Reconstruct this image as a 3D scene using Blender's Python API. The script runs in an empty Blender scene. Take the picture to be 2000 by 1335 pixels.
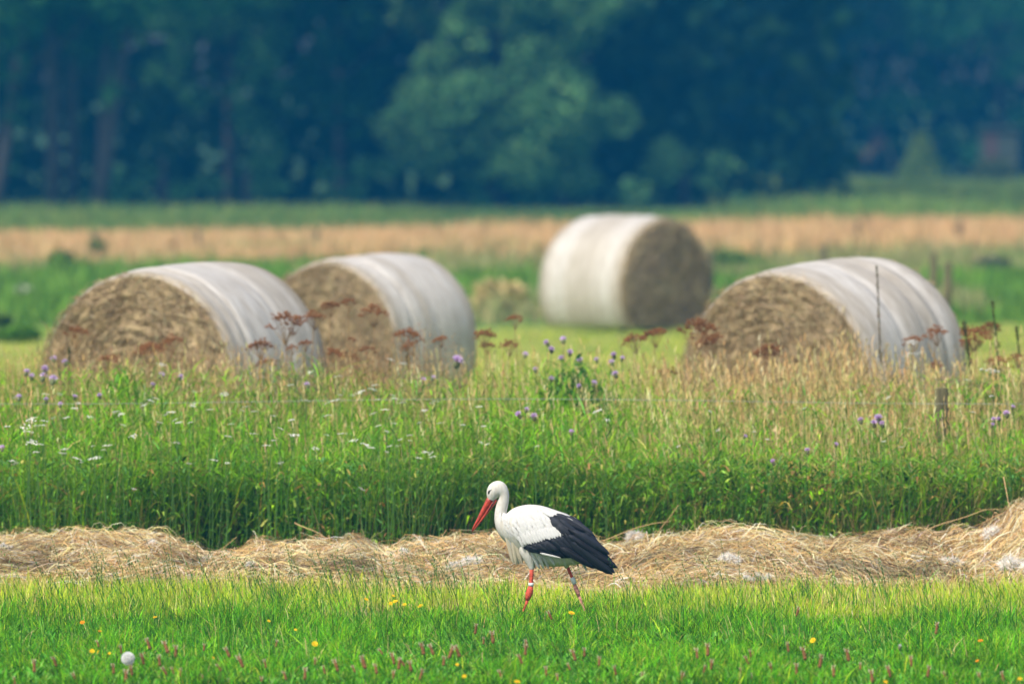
import bpy, bmesh, math, random
import numpy as np
from mathutils import Vector, Matrix, Quaternion

rng = np.random.default_rng(7)
random.seed(7)
S = bpy.context.scene
COL = S.collection

# ------------------------------------------------------------------ camera
F = 22200.0                       # focal length in pixels of the 2000 px wide photograph
CAM_H = 2.8
PITCH = math.atan(498.5 / F)
cam_d = bpy.data.cameras.new("camera")
cam = bpy.data.objects.new("camera", cam_d)
COL.objects.link(cam)
cam.location = (0, 0, CAM_H)
cam.rotation_euler = (math.radians(90) - PITCH, 0, 0)
cam_d.sensor_width = 36
cam_d.lens = 36 * F / 2000
cam_d.clip_start = 1.0
cam_d.clip_end = 6000
cam_d.dof.use_dof = True
cam_d.dof.focus_distance = 59.4
cam_d.dof.aperture_fstop = 4.0
S.camera = cam

# ------------------------------------------------------------------ world and sun
SUN_EL, SUN_AZ = 52.0, 217.0      # azimuth clockwise from +Y (away from the camera); 217 = behind the camera, to the left
w = bpy.data.worlds.new("World")
S.world = w
w.use_nodes = True
nt = w.node_tree
bg = nt.nodes["Background"]
sky = nt.nodes.new("ShaderNodeTexSky")
sky.sky_type = 'NISHITA'
sky.sun_disc = False
sky.sun_elevation = math.radians(SUN_EL)
sky.sun_rotation = math.radians(SUN_AZ)
sky.air_density = 1.0
sky.dust_density = 3.0
nt.links.new(sky.outputs[0], bg.inputs[0])
bg.inputs[1].default_value = 0.13
sun_d = bpy.data.lights.new("sun", 'SUN')
sun_d.energy = 3.5
sun_d.angle = math.radians(2.5)
sun_d.color = (1.0, 0.93, 0.80)
sun = bpy.data.objects.new("sun", sun_d)
COL.objects.link(sun)
_a, _e = math.radians(SUN_AZ), math.radians(SUN_EL)
to_sun = Vector((math.sin(_a) * math.cos(_e), math.cos(_a) * math.cos(_e), math.sin(_e)))
sun.rotation_euler = to_sun.to_track_quat('Z', 'Y').to_euler()
sun.location = (0, 60, 30)
S.view_settings.view_transform = 'Standard'
S.view_settings.look = 'None'
S.view_settings.exposure = 0.35
S.view_settings.gamma = 1.0
S.view_settings.use_curve_mapping = False
S.render.engine = 'CYCLES'
S.cycles.max_bounces = 6
S.cycles.diffuse_bounces = 3
S.cycles.transmission_bounces = 3
S.cycles.volume_bounces = 0
S.cycles.transparent_max_bounces = 8
S.cycles.use_denoising = True
S.cycles.use_adaptive_sampling = False

WARM = 1.15
# ------------------------------------------------------------------ helpers
def at(px, py, d):
    """the place whose picture falls on pixel px, py of the photograph when it stands d metres away"""
    x = (px - 1000) / F
    y = -(py - 667.5) / F
    v = np.array([x, math.cos(PITCH) + y * math.sin(PITCH), -math.sin(PITCH) + y * math.cos(PITCH)])
    v = v * d / v[1]
    return Vector((v[0], v[1], v[2] + CAM_H))

def X(px, d):
    return (px - 1000) / F * d

def link(o, parent=None):
    COL.objects.link(o)
    if parent is not None:
        o.parent = parent
    return o

def tag(o, label=None, cat=None, group=None, kind=None):
    if label: o["label"] = label
    if cat: o["category"] = cat
    if group: o["group"] = group
    if kind: o["kind"] = kind
    return o

def empty(name, loc, rz=0.0):
    o = bpy.data.objects.new(name, None)
    o.empty_display_size = 0.1
    o.location = loc
    o.rotation_euler = (0, 0, rz)
    return link(o)

def np_mesh(name, V, faces4=None, faces3=None, col=None, mat=None, smooth=False):
    """faces4 (n,4) and faces3 (m,3) index arrays -> mesh"""
    me = bpy.data.meshes.new(name)
    V = np.asarray(V, dtype=np.float32).reshape(-1, 3)
    f4 = np.zeros((0, 4), np.int32) if faces4 is None else np.asarray(faces4, np.int32).reshape(-1, 4)
    f3 = np.zeros((0, 3), np.int32) if faces3 is None else np.asarray(faces3, np.int32).reshape(-1, 3)
    me.vertices.add(len(V))
    me.vertices.foreach_set("co", V.ravel())
    loops = np.concatenate([f4.ravel(), f3.ravel()])
    me.loops.add(len(loops))
    me.loops.foreach_set("vertex_index", loops)
    n = len(f4) + len(f3)
    tot = np.concatenate([np.full(len(f4), 4), np.full(len(f3), 3)]).astype(np.int32)
    start = np.concatenate([[0], np.cumsum(tot)[:-1]]).astype(np.int32)
    me.polygons.add(n)
    me.polygons.foreach_set("loop_start", start)
    me.polygons.foreach_set("use_smooth", np.full(n, smooth))
    if col is not None:
        a = me.color_attributes.new("tint", 'FLOAT_COLOR', 'POINT')
        c = np.ones((len(V), 4), np.float32)
        c[:, :3] = np.asarray(col, np.float32).reshape(-1, 3)
        a.data.foreach_set("color", c.ravel())
    me.update(calc_edges=True)
    if mat: me.materials.append(mat)
    return me

def mesh_obj(name, me, parent=None):
    return link(bpy.data.objects.new(name, me), parent)

def ribbons(P, wd, W, prof, col):
    """P (N,k,3) centre lines, wd (N,3) width directions, W (N), prof (k) -> V, f4, f3, C; the last point is a tip"""
    N, k, _ = P.shape
    half = (W[:, None] * np.asarray(prof)[None, :] * 0.5)[:, :, None] * wd[:, None, :]
    A = P - half
    B = P + half
    body = np.stack([A[:, :-1], B[:, :-1]], axis=2).reshape(N, (k - 1) * 2, 3)
    V = np.concatenate([body, P[:, -1:]], axis=1)
    m = (k - 1) * 2 + 1
    base = (np.arange(N) * m)[:, None]
    f4 = []
    for j in range(k - 2):
        f4.append(np.concatenate([base + 2 * j, base + 2 * j + 1, base + 2 * j + 3, base + 2 * j + 2], axis=1))
    f4 = np.stack(f4, 1).reshape(-1, 4) if f4 else np.zeros((0, 4), int)
    j = k - 2
    f3 = np.concatenate([base + 2 * j, base + 2 * j + 1, base + 2 * j + 2], axis=1)
    C = np.repeat(col[:, None, :], m, axis=1)
    return V.reshape(-1, 3), f4, f3, C.reshape(-1, 3)

def merge(parts):
    Vs, F4, F3, Cs, off = [], [], [], [], 0
    for V, f4, f3, C in parts:
        Vs.append(V); Cs.append(C)
        F4.append(np.asarray(f4).reshape(-1, 4) + off)
        F3.append(np.asarray(f3).reshape(-1, 3) + off)
        off += len(V)
    return np.concatenate(Vs), np.concatenate(F4), np.concatenate(F3), np.concatenate(Cs)

def blades(root, H, W, lean, droop, col, segs=3, az=None, power=1.8):
    N = len(root)
    if az is None: az = rng.uniform(0, 2 * np.pi, N)
    t = np.linspace(0, 1, segs + 1)
    d = np.stack([np.cos(az), np.sin(az), np.zeros(N)], 1)
    hor = (lean * H)[:, None] * t[None, :] ** power
    ver = H[:, None] * (t[None, :] - droop[:, None] * t[None, :] ** 3)
    P = root[:, None, :] + hor[:, :, None] * d[:, None, :]
    P[:, :, 2] += ver
    a2 = az + np.pi / 2 + rng.normal(0, 0.6, N)
    wd = np.stack([np.cos(a2), np.sin(a2), np.zeros(N)], 1)
    prof = np.interp(t, [0, 0.35, 0.8, 1], [0.75, 1.0, 0.55, 0.1])
    return ribbons(P, wd, W, prof, col)

def pick(pal, n, jit=0.15, wts=None):
    pal = np.asarray(pal, float)
    g = pal[:, 1] > pal[:, 0] * 1.15            # greens of this late summer field lean to yellow
    pal = np.where(g[:, None], pal * np.array([WARM, 1.06, 0.6]), pal)
    i = rng.choice(len(pal), n, p=None if wts is None else np.asarray(wts) / np.sum(wts))
    c = pal[i] * rng.normal(1, jit, (n, 1)) * rng.normal(1, jit * 0.35, (n, 3))
    return np.clip(c, 0.003, 0.9)

def vnoise(x, y, seed=0):
    """smooth value noise, numpy"""
    x = np.asarray(x, float); y = np.asarray(y, float)
    xi, yi = np.floor(x).astype(np.int64), np.floor(y).astype(np.int64)
    xf, yf = x - xi, y - yi
    def h(a, b):
        n = (a * 374761393 + b * 668265263 + seed * 1442695041) & 0xffffffff
        n = ((n ^ (n >> 13)) * 1274126177) & 0xffffffff
        return ((n ^ (n >> 16)) & 0xffff) / 65535.0
    u = xf * xf * (3 - 2 * xf); v = yf * yf * (3 - 2 * yf)
    return (h(xi, yi) * (1 - u) + h(xi + 1, yi) * u) * (1 - v) + (h(xi, yi + 1) * (1 - u) + h(xi + 1, yi + 1) * u) * v

# ------------------------------------------------------------------ materials
def new_mat(name):
    m = bpy.data.materials.new(name)
    m.use_nodes = True
    n = m.node_tree.nodes
    return m, n, m.node_tree.links, n["Principled BSDF"], n["Material Output"]

def leafy(name, trans=0.35, rough=0.5, spec=0.3, gain=1.0, tr_tint=(1.25, 1.15, 0.5)):
    m, n, l, p, out = new_mat(name)
    a = n.new("ShaderNodeAttribute"); a.attribute_name = "tint"
    src = a.outputs["Color"]
    l.new(src, p.inputs["Base Color"])
    p.inputs["Roughness"].default_value = rough
    p.inputs["Specular IOR Level"].default_value = spec
    if trans > 0:
        tr = n.new("ShaderNodeBsdfTranslucent")
        mul = n.new("ShaderNodeMix"); mul.data_type = 'RGBA'; mul.blend_type = 'MULTIPLY'
        mul.inputs[0].default_value = 1.0
        l.new(src, mul.inputs[6]); mul.inputs[7].default_value = (*tr_tint, 1)
        l.new(mul.outputs[2], tr.inputs["Color"])
        mx = n.new("ShaderNodeMixShader"); mx.inputs[0].default_value = trans
        l.new(p.outputs[0], mx.inputs[1]); l.new(tr.outputs[0], mx.inputs[2])
        l.new(mx.outputs[0], out.inputs[0])
    return m

def solid(name, c, rough=0.6, spec=0.3, bump=0.0, scale=60, vary=0.0, stretch=(1, 1, 1), c2=None):
    m, n, l, p, out = new_mat(name)
    p.inputs["Base Color"].default_value = (*c, 1)
    p.inputs["Roughness"].default_value = rough
    p.inputs["Specular IOR Level"].default_value = spec
    if bump or vary or c2:
        tc = n.new("ShaderNodeTexCoord"); mp = n.new("ShaderNodeMapping")
        mp.inputs["Scale"].default_value = stretch
        l.new(tc.outputs["Object"], mp.inputs[0])
        t = n.new("ShaderNodeTexNoise"); t.inputs["Scale"].default_value = scale; t.inputs["Detail"].default_value = 5
        l.new(mp.outputs[0], t.inputs["Vector"])
        if vary or c2:
            r = n.new("ShaderNodeValToRGB")
            r.color_ramp.elements[0].position = 0.33; r.color_ramp.elements[1].position = 0.67
            r.color_ramp.elements[0].color = (*(c2 if c2 else tuple(k * (1 - vary) for k in c)), 1)
            r.color_ramp.elements[1].color = (*tuple(min(1, k * (1 + vary)) for k in c), 1)
            l.new(t.outputs[0], r.inputs[0]); l.new(r.outputs[0], p.inputs["Base Color"])
        if bump:
            b = n.new("ShaderNodeBump"); b.inputs["Strength"].default_value = bump; b.inputs["Distance"].default_value = 0.01
            l.new(t.outputs[0], b.inputs["Height"]); l.new(b.outputs[0], p.inputs["Normal"])
    return m

M = {}
M['grass'] = leafy("grass_blades", 0.34, 0.5, 0.10)
M['weeds'] = leafy("verge_weeds", 0.34, 0.55, 0.10)
M['dry'] = leafy("dry_grass", 0.22, 0.7, 0.15, tr_tint=(1.1, 1.0, 0.8))
M['hay'] = leafy("hay_strands", 0.12, 0.65, 0.2, tr_tint=(1.1, 1.0, 0.8))
M['leaf'] = leafy("tree_leaves", 0.2, 0.8, 0.03)
M['fluff'] = leafy("seed_fluff", 0.15, 0.9, 0.0, tr_tint=(1, 1, 1))
M['bark'] = solid("bark", (0.075, 0.068, 0.06), 0.9, 0.1, 0.5, 12, 0.35)
M['post'] = solid("weathered_post", (0.11, 0.10, 0.05), 0.9, 0.1, 0.6, 30, 0.4, (1, 1, 0.1))
M['wire'] = solid("galvanised_wire", (0.35, 0.38, 0.4), 0.4, 0.5)
M['stem_green'] = solid("green_stem", (0.07, 0.17, 0.03), 0.6)
M['stem_tan'] = solid("dry_stem", (0.30, 0.19, 0.08), 0.8, vary=0.3, scale=20)
M['umbel'] = solid("dried_umbel", (0.24, 0.105, 0.04), 0.9, 0.1, vary=0.4, scale=200)
M['purple'] = solid("thistle_purple", (0.68, 0.50, 0.78), 0.8, 0.1, vary=0.2, scale=300)
M['bulb'] = solid("thistle_bulb", (0.15, 0.17, 0.08), 0.8, vary=0.4, scale=300)
M['yarrow'] = solid("yarrow_white", (0.72, 0.72, 0.66), 0.9, 0.1, vary=0.12, scale=300)
M['yellow'] = solid("yellow_petals", (0.85, 0.55, 0.01), 0.7, 0.2)
M['orange'] = solid("orange_petals", (0.80, 0.30, 0.01), 0.7, 0.2)
M['plantain'] = solid("plantain_spike", (0.26, 0.125, 0.05), 0.9, 0.1, vary=0.45, scale=500)
M['anther'] = solid("plantain_anthers", (0.62, 0.58, 0.38), 0.9, 0.1)

# ------------------------------------------------------------------ ground
def build_ground():
    m, n, l, p, out = new_mat("field_soil_and_turf")
    geo = n.new("ShaderNodeNewGeometry")
    sep = n.new("ShaderNodeSeparateXYZ")
    l.new(geo.outputs["Position"], sep.inputs[0])
    mul = n.new("ShaderNodeMath"); mul.operation = 'MULTIPLY_ADD'
    l.new(sep.outputs[0], mul.inputs[0]); mul.inputs[1].default_value = -1.1
    l.new(sep.outputs[1], mul.inputs[2])              # u = y - 1.1 x, across the fields
    nz = n.new("ShaderNodeTexNoise"); nz.inputs["Scale"].default_value = 0.16; nz.inputs["Detail"].default_value = 4
    l.new(geo.outputs["Position"], nz.inputs["Vector"])
    ad = n.new("ShaderNodeMath"); ad.operation = 'MULTIPLY_ADD'
    l.new(nz.outputs[0], ad.inputs[0]); ad.inputs[1].default_value = 9.0
    l.new(mul.outputs[0], ad.inputs[2])
    mr = n.new("ShaderNodeMapRange")
    mr.inputs[1].default_value = 0; mr.inputs[2].default_value = 400
    l.new(ad.outputs[0], mr.inputs[0])
    r = n.new("ShaderNodeValToRGB")
    cr = r.color_ramp
    stops = [(0, (0.05, 0.075, 0.02)), (64, (0.06, 0.08, 0.02)), (72, (0.30, 0.32, 0.07)), (128, (0.27, 0.33, 0.06)),
             (136, (0.10, 0.22, 0.04)), (160, (0.15, 0.24, 0.05)), (178, (0.17, 0.24, 0.06)), (184, (0.46, 0.31, 0.14)),
             (215, (0.48, 0.33, 0.16)), (220, (0.07, 0.19, 0.05)), (262, (0.08, 0.20, 0.05)), (330, (0.05, 0.11, 0.03))]
    cr.elements[0].position = 0; cr.elements[0].color = (*stops[0][1], 1)
    cr.elements[1].position = stops[-1][0] / 400; cr.elements[1].color = (*stops[-1][1], 1)
    for s, c in stops[1:-1]:
        e = cr.elements.new((s + 4.5) / 400); e.color = (*c, 1)
    l.new(mr.outputs[0], r.inputs[0])
    n2 = n.new("ShaderNodeTexNoise"); n2.inputs["Scale"].default_value = 0.45; n2.inputs["Detail"].default_value = 8
    l.new(geo.outputs["Position"], n2.inputs["Vector"])
    r2 = n.new("ShaderNodeValToRGB")
    r2.color_ramp.elements[0].position = 0.35; r2.color_ramp.elements[0].color = (0.6, 0.72, 0.55, 1)
    r2.color_ramp.elements[1].position = 0.65; r2.color_ramp.elements[1].color = (1.3, 1.12, 1.2, 1)
    l.new(n2.outputs[0], r2.inputs[0])
    mm = n.new("ShaderNodeMix"); mm.data_type = 'RGBA'; mm.blend_type = 'MULTIPLY'; mm.inputs[0].default_value = 1
    l.new(r.outputs[0], mm.inputs[6]); l.new(r2.outputs[0], mm.inputs[7])
    l.new(mm.outputs[2], p.inputs["Base Color"])
    p.inputs["Roughness"].default_value = 0.95
    p.inputs["Specular IOR Level"].default_value = 0.1
    b = n.new("ShaderNodeBump"); b.inputs["Strength"].default_value = 0.6; b.inputs["Distance"].default_value = 0.1
    l.new(n2.outputs[0], b.inputs["Height"]); l.new(b.outputs[0], p.inputs["Normal"])
    xs = np.concatenate([[-3000, -800, -200], np.arange(-60, 61, 2.5), [200, 800, 3000]])
    ys = np.concatenate([[-300, 0, 30], np.arange(45, 460, 2.5), [600, 1200, 4500]])
    XX, YY = np.meshgrid(xs, ys)
    Z = 0.05 * (vnoise(XX * 0.13, YY * 0.13, 3) - 0.5)
    Z = np.where(YY < 66, 0.0, Z)
    V = np.stack([XX, YY, Z], -1).reshape(-1, 3)
    nx, ny = len(xs), len(ys)
    i = (np.arange(ny - 1)[:, None] * nx + np.arange(nx - 1)[None, :]).ravel()
    f = np.stack([i, i + 1, i + 1 + nx, i + nx], 1)
    o = mesh_obj("ground", np_mesh("ground", V, f, mat=m, smooth=True))
    tag(o, kind="structure")
build_ground()

# ------------------------------------------------------------------ hay swath
SW_Y0, SW_Y1, SW_C = 63.3, 65.9, 64.7
SW_PX = [-300, 0, 100, 200, 300, 400, 500, 600, 700, 760, 850, 900, 980, 1080, 1200, 1300, 1450, 1540, 1610, 1700, 1800, 1900, 1950, 1985, 2030, 2300]
SW_PY = [1050, 1047, 1054, 1052, 1054, 1078, 1068, 1056, 1064, 1086, 1070, 1052, 1050, 1062, 1064, 1052, 1042, 1058, 1068, 1046, 1042, 1042, 1020, 985, 970, 1030]
def swath_h(x, y):
    x = np.asarray(x, float); y = np.asarray(y, float)
    px = 1000 + x * F / SW_C
    top = np.interp(px, SW_PX, SW_PY)
    h = (1131.0 - top - 13) / 343.0
    y0 = SW_Y0 + 0.55 * (vnoise(x * 0.9, x * 0 + 2, 15) - 0.35) + 0.16 * (vnoise(x * 3.7, x * 0 + 2, 16) - 0.5)
    v = (y - y0) / (SW_Y1 - y0)
    v = np.clip(v, 0, 1)
    prof = np.sin(np.pi * np.clip(v * 0.92 + 0.02, 0, 1)) ** 0.75
    z = h * prof
    amp = np.clip(prof * 1.4, 0, 1)
    z = z + amp * (0.10 * (vnoise(x * 2.4, y * 3.2, 5) - 0.55) + 0.085 * (vnoise(x * 5.5, y * 7, 6) - 0.5) + 0.045 * (vnoise(x * 13, y * 17, 8) - 0.5))
    z = np.where(v <= 0, -0.012, z)
    return np.maximum(z, -0.01)

def build_swath():
    xs = np.arange(-4.6, 4.6, 0.04); ys = np.linspace(SW_Y0 - 0.05, SW_Y1 + 0.05, 70)
    XX, YY = np.meshgrid(xs, ys)
    Z = swath_h(XX, YY) - 0.012
    V = np.stack([XX, YY, Z], -1).reshape(-1, 3)
    nx = len(xs)
    i = (np.arange(len(ys) - 1)[:, None] * nx + np.arange(nx - 1)[None, :]).ravel()
    f = np.stack([i, i + 1, i + 1 + nx, i + nx], 1)
    t = empty("hay_swath", (0, SW_C, 0))
    tag(t, "long low windrow of cut straw coloured hay lying behind the stork", "hay swath")
    V = V - np.array([0, SW_C, 0])
    mesh_obj("matted_hay", np_mesh("matted_hay", V, f, mat=solid("matted_hay", (0.30, 0.19, 0.09), 0.95, 0.05, 0.9, 30, 0.5, (1, 2.5, 2.5)), smooth=True), t)
    N = 68000
    x = rng.uniform(-3.3, 3.3, N); y = rng.uniform(SW_Y0 - 0.12, SW_Y1, N) 
    y = np.where(rng.random(N) < 0.35, rng.uniform(SW_Y0 - 0.1, SW_Y0 + 1.2, N), y)
    L = rng.uniform(0.06, 0.30, N) * np.where(rng.random(N) < 0.12, 1.6, 1.0)
    # bundles share a direction
    base = (vnoise(x * 1.6, y * 1.6, 12) - 0.5) * 2.6
    ang = base + rng.normal(0, 0.6, N)
    wild = rng.random(N) < 0.26
    ang = np.where(wild, rng.uniform(0, np.pi, N), ang)
    k = 5
    t_ = np.linspace(-0.5, 0.5, k)
    bend = rng.normal(0, 0.55, N)
    th = ang[:, None] + bend[:, None] * t_[None, :]
    step = L[:, None] / (k - 1)
    px_ = x[:, None] + np.cumsum(np.cos(th) * step, 1) - L[:, None] * 0.5 * np.cos(ang)[:, None]
    py_ = y[:, None] + np.cumsum(np.sin(th) * step, 1) - L[:, None] * 0.5 * np.sin(ang)[:, None]
    arch = np.abs(rng.normal(0, 0.012, N)) + np.where(rng.random(N) < 0.16, rng.uniform(0, 0.06, N), 0)
    pz_ = swath_h(px_, py_) + 0.002 + arch[:, None] * (1 - (2 * t_[None, :]) ** 2) + rng.uniform(-0.006, 0.012, N)[:, None]
    tilt = rng.normal(0, 0.16, N)
    pz_ += (L * tilt)[:, None] * t_[None, :]
    P = np.stack([px_, py_ - SW_C, pz_], -1)
    ph = rng.uniform(0, np.pi, N)
    wd = np.stack([-np.sin(ang) * np.cos(ph), np.cos(ang) * np.cos(ph), np.sin(ph)], 1)
    W = rng.uniform(0.0014, 0.0038, N) * np.where(rng.random(N) < 0.10, 1.7, 1.0)
    patch = vnoise(x * 3.1, y * 5, 21)
    col = pick([(0.88, 0.62, 0.28), (0.72, 0.47, 0.20), (0.92, 0.77, 0.46), (0.42, 0.26, 0.11), (0.88, 0.80, 0.64), (0.11, 0.07, 0.035)],
               N, 0.18, [5, 4, 5, 2, 2.2, 1.6])
    col *= (0.74 + 0.42 * patch)[:, None] * np.where(vnoise(x * 2.2, y * 4, 25) > 0.78, 0.55, 1.0)[:, None]  # noise patches darkened in colour to stand for shaded hollows in the hay
    V, f4, f3, C = ribbons(P, wd, W, [0.8, 1, 1, 0.8, 0.3], np.clip(col, 0.01, 0.85))
    o = mesh_obj("hay_strands", np_mesh("hay_strands", V, f4, f3, C, M['hay']), t)
    tag(o, kind="stuff")
    # long stalks sticking out of the heap
    n2 = 1500
    x = rng.uniform(-3.6, 3.6, n2); y = rng.uniform(64.1, 65.2, n2)
    root = np.stack([x, y - SW_C, swath_h(x, y) - 0.02], 1)
    H = rng.uniform(0.015, 0.11, n2)
    V, f4, f3, C = blades(root, H, rng.uniform(0.002, 0.004, n2), rng.uniform(0.8, 3.5, n2), rng.uniform(0, 0.6, n2),
                          pick([(0.66, 0.47, 0.24), (0.55, 0.38, 0.18), (0.75, 0.62, 0.36)], n2), 4,
                          az=np.where(rng.random(n2) < 0.5, 0, np.pi) + rng.normal(0, 0.5, n2), power=1.2)
    o = mesh_obj("loose_stalks", np_mesh("loose_stalks", V, f4, f3, C, M['hay']), t)
    tag(o, kind="stuff")
    return t
build_swath()

def stalk(px0, py0, px1, py1, d, sag, lab, width=0.0032):
    sag = sag + 0.012 * rng.uniform(-1, 1)
    a, b = at(px0, py0, d), at(px1, py1, d - 0.1)
    if a.z < b.z: a = a - (b - a).normalized() * 0.08
    else: b = b - (a - b).normalized() * 0.08
    k = 12
    tt = np.linspace(0, 1, k)
    P = np.array([list(a.lerp(b, float(s))) for s in tt])
    P[:, 2] += sag * (1 - (2 * tt - 1) ** 2) + 0.004 * np.sin(tt * 9 + px0)
    P[:, 2] -= 0.05 * np.clip(tt - 0.8, 0, 1) * (px0 % 3)
    o = tube_obj("straw_stalk", P - P[0], [width * (1 - 0.5 * s) for s in tt], M['stalk'], None, 5)
    o.location = P[0]
    tag(o, lab, "straw stalk", "long straw stalks poking out of the hay")

def tube_mesh(P, R, sides=6, flat=1.0):
    P = np.asarray(P, float); k = len(P)
    T = np.gradient(P, axis=0)
    T /= np.linalg.norm(T, axis=1)[:, None] + 1e-9
    up = np.array([0.31, 0.87, 0.38])
    A = np.cross(T, up); A /= np.linalg.norm(A, axis=1)[:, None] + 1e-9
    B = np.cross(T, A)
    an = np.linspace(0, 2 * np.pi, sides, endpoint=False)
    R = np.asarray(R, float)
    V = P[:, None, :] + R[:, None, None] * (np.cos(an)[None, :, None] * A[:, None, :] + flat * np.sin(an)[None, :, None] * B[:, None, :])
    V = V.reshape(-1, 3)
    f = []
    for i in range(k - 1):
        for j in range(sides):
            f.append((i * sides + j, i * sides + (j + 1) % sides, (i + 1) * sides + (j + 1) % sides, (i + 1) * sides + j))
    c0, c1 = len(V), len(V) + 1
    V = np.concatenate([V, P[:1], P[-1:]])
    f3 = [(c0, (j + 1) % sides, j) for j in range(sides)] + [(c1, (k - 1) * sides + j, (k - 1) * sides + (j + 1) % sides) for j in range(sides)]
    return V, np.array(f), np.array(f3)

def tube_obj(name, P, R, mat, parent=None, sides=6):
    V, f4, f3 = tube_mesh(P, R, sides)
    return mesh_obj(name, np_mesh(name, V, f4, f3, mat=mat, smooth=True), parent)

M['stalk'] = solid("straw_stalk", (0.58, 0.40, 0.18), 0.6, 0.3)
for a in [(1455, 1025, 1640, 1066, 65.6, 0.02, "long bent straw stalk arching over the dip in the hay right of the stork"),
          (1835, 1027, 1955, 988, 65.3, 0.01, "thin straight straw stalk rising to the heap at the right edge"),
          (1260, 1075, 1325, 985, 65.4, 0.0, "upright straw stalk leaning right just right of the stork tail"),
          (1178, 1055, 1310, 1010, 65.6, 0.015, "shallow rising straw stalk behind the stork tail"),
          (575, 1020, 640, 1055, 65.5, 0.0, "short slanting straw stalk standing up left of the stork"),
          (420, 1082, 462, 1050, 65.2, 0.0, "short pale straw stalk in the dip of the hay at left"),
          (838, 1046, 905, 1066, 65.1, 0.01, "pale straw stalk lying under the tip of the stork's bill"),
          (40, 1050, 170, 1068, 65.2, 0.0, "flat straw stalk on the hay at the left edge"),
          (1960, 930, 1972, 990, 65.2, 0.0, "upright blunt straw stalk on the heap at the right edge")]:
    stalk(*a)

def fluff(px, py, wpx, d, lab, n=1500):
    """a tuft of downy seed hairs"""
    c = at(px, py, d)
    r = wpx / F * d / 2
    if d < 70:
        for dd in np.linspace(63.0, 65.6, 80):      # walk back until the line of sight meets the hay
            q = at(px, py, dd)
            if swath_h(np.array([q.x]), np.array([q.y]))[0] >= q.z - 0.01: break
            d = dd
        c = at(px, py, d - 0.02)
    blobs = [(rng.uniform(-0.8, 0.8) * r, rng.uniform(-0.2, 0.2) * r, rng.uniform(-0.15, 0.35) * r, rng.uniform(0.3, 0.5) * r) for _ in range(6)]
    b = np.array(blobs)[rng.integers(0, 6, n)]
    dirs = rng.normal(0, 1, (n, 3)); dirs /= np.linalg.norm(dirs, axis=1)[:, None]
    p0 = b[:, :3] + dirs * b[:, 3:4] * 0.15
    side = rng.normal(0, 1, (n, 3))
    t_ = np.linspace(0, 1, 4)
    P = p0[:, None, :] + (dirs * b[:, 3:4])[:, None, :] * t_[None, :, None] + (side * b[:, 3:4] * 0.35)[:, None, :] * (t_ ** 2)[None, :, None]
    wd = np.cross(dirs, rng.normal(0, 1, (n, 3))); wd /= np.linalg.norm(wd, axis=1)[:, None] + 1e-6
    V, f4, f3, C = ribbons(P, wd, rng.uniform(0.0015, 0.004, n), [1, 1, 0.8, 0.2], pick([(0.88, 0.84, 0.78), (0.9, 0.89, 0.87), (0.80, 0.70, 0.56)], n, 0.04, [3, 4, 1]))
    parts = [(V, f4, f3, C)]
    for bb in blobs:
        k1, k2 = 7, 10
        th_, ph_ = np.meshgrid(np.linspace(0.05, np.pi - 0.05, k1), np.linspace(0, 2 * np.pi, k2, endpoint=False), indexing='ij')
        rr = bb[3] * 0.62 * rng.uniform(0.8, 1.15, th_.shape)
        VV = np.stack([bb[0] + rr * np.sin(th_) * np.cos(ph_), bb[1] + rr * np.sin(th_) * np.sin(ph_), bb[2] + rr * np.cos(th_)], -1).reshape(-1, 3)
        ii = [(a * k2 + q, (a + 1) * k2 + q, (a + 1) * k2 + (q + 1) % k2, a * k2 + (q + 1) % k2) for a in range(k1 - 1) for q in range(k2)]
        parts.append((VV, np.array(ii), np.zeros((0, 3), int), np.tile([[0.86, 0.80, 0.70]], (len(VV), 1))))
    o = mesh_obj("fluff_tuft", np_mesh("fluff_tuft", *merge(parts), mat=M['fluff']))
    o.location = c
    tag(o, lab, "seed fluff", "tufts of pale down on the hay")
for a in [(885, 1112, 46, 63.75, "white fluff tuft on the hay just left of the stork's breast"),
          (925, 1100, 50, 63.9, "larger beige white fluff clump touching the stork's breast plumes"),
          (790, 1079, 26, 64.9, "small white fluff tuft on the hay crest left of the bill tip"),
          (1425, 1095, 46, 64.1, "wispy pink white fluff in the middle of the right hand hay"),
          (1490, 1128, 30, 63.6, "small fluff tuft low in the hay above the tall green grass tuft"),
          (1462, 1130, 22, 63.6, "pale fluff shred at the foot of the hay left of a grass tuft"),
          (1860, 1102, 46, 63.9, "round cream fluff ball near the right end of the hay"),
          (1950, 1045, 50, 64.6, "white fluff under the heap at the right edge"),
          (1975, 1110, 66, 63.7, "largest cream fluff clump low at the right edge"),
          (1793, 1097, 16, 64.0, "tiny fluff ring left of the cream fluff ball"),
          (1240, 1052, 46, 65.0, "grey white fluff on the hay crest behind the stork tail"),
          (300, 1066, 34, 64.6, "faint white fluff on the hay above its left third"),
          (400, 1098, 40, 64.0, "thin white fluff streak in the left hay"),
          (262, 1090, 20, 64.1, "little beige fluff knot in the hay near the left"),
          (14, 1071, 26, 64.3, "white fluff tuft at the left edge of the hay"),
          (485, 1105, 26, 63.9, "dull grey fluff lump in the hay left of centre"),
          (1550, 1075, 16, 64.5, "small white shred at the dip of the right hay")]:
    fluff(*a)

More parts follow.
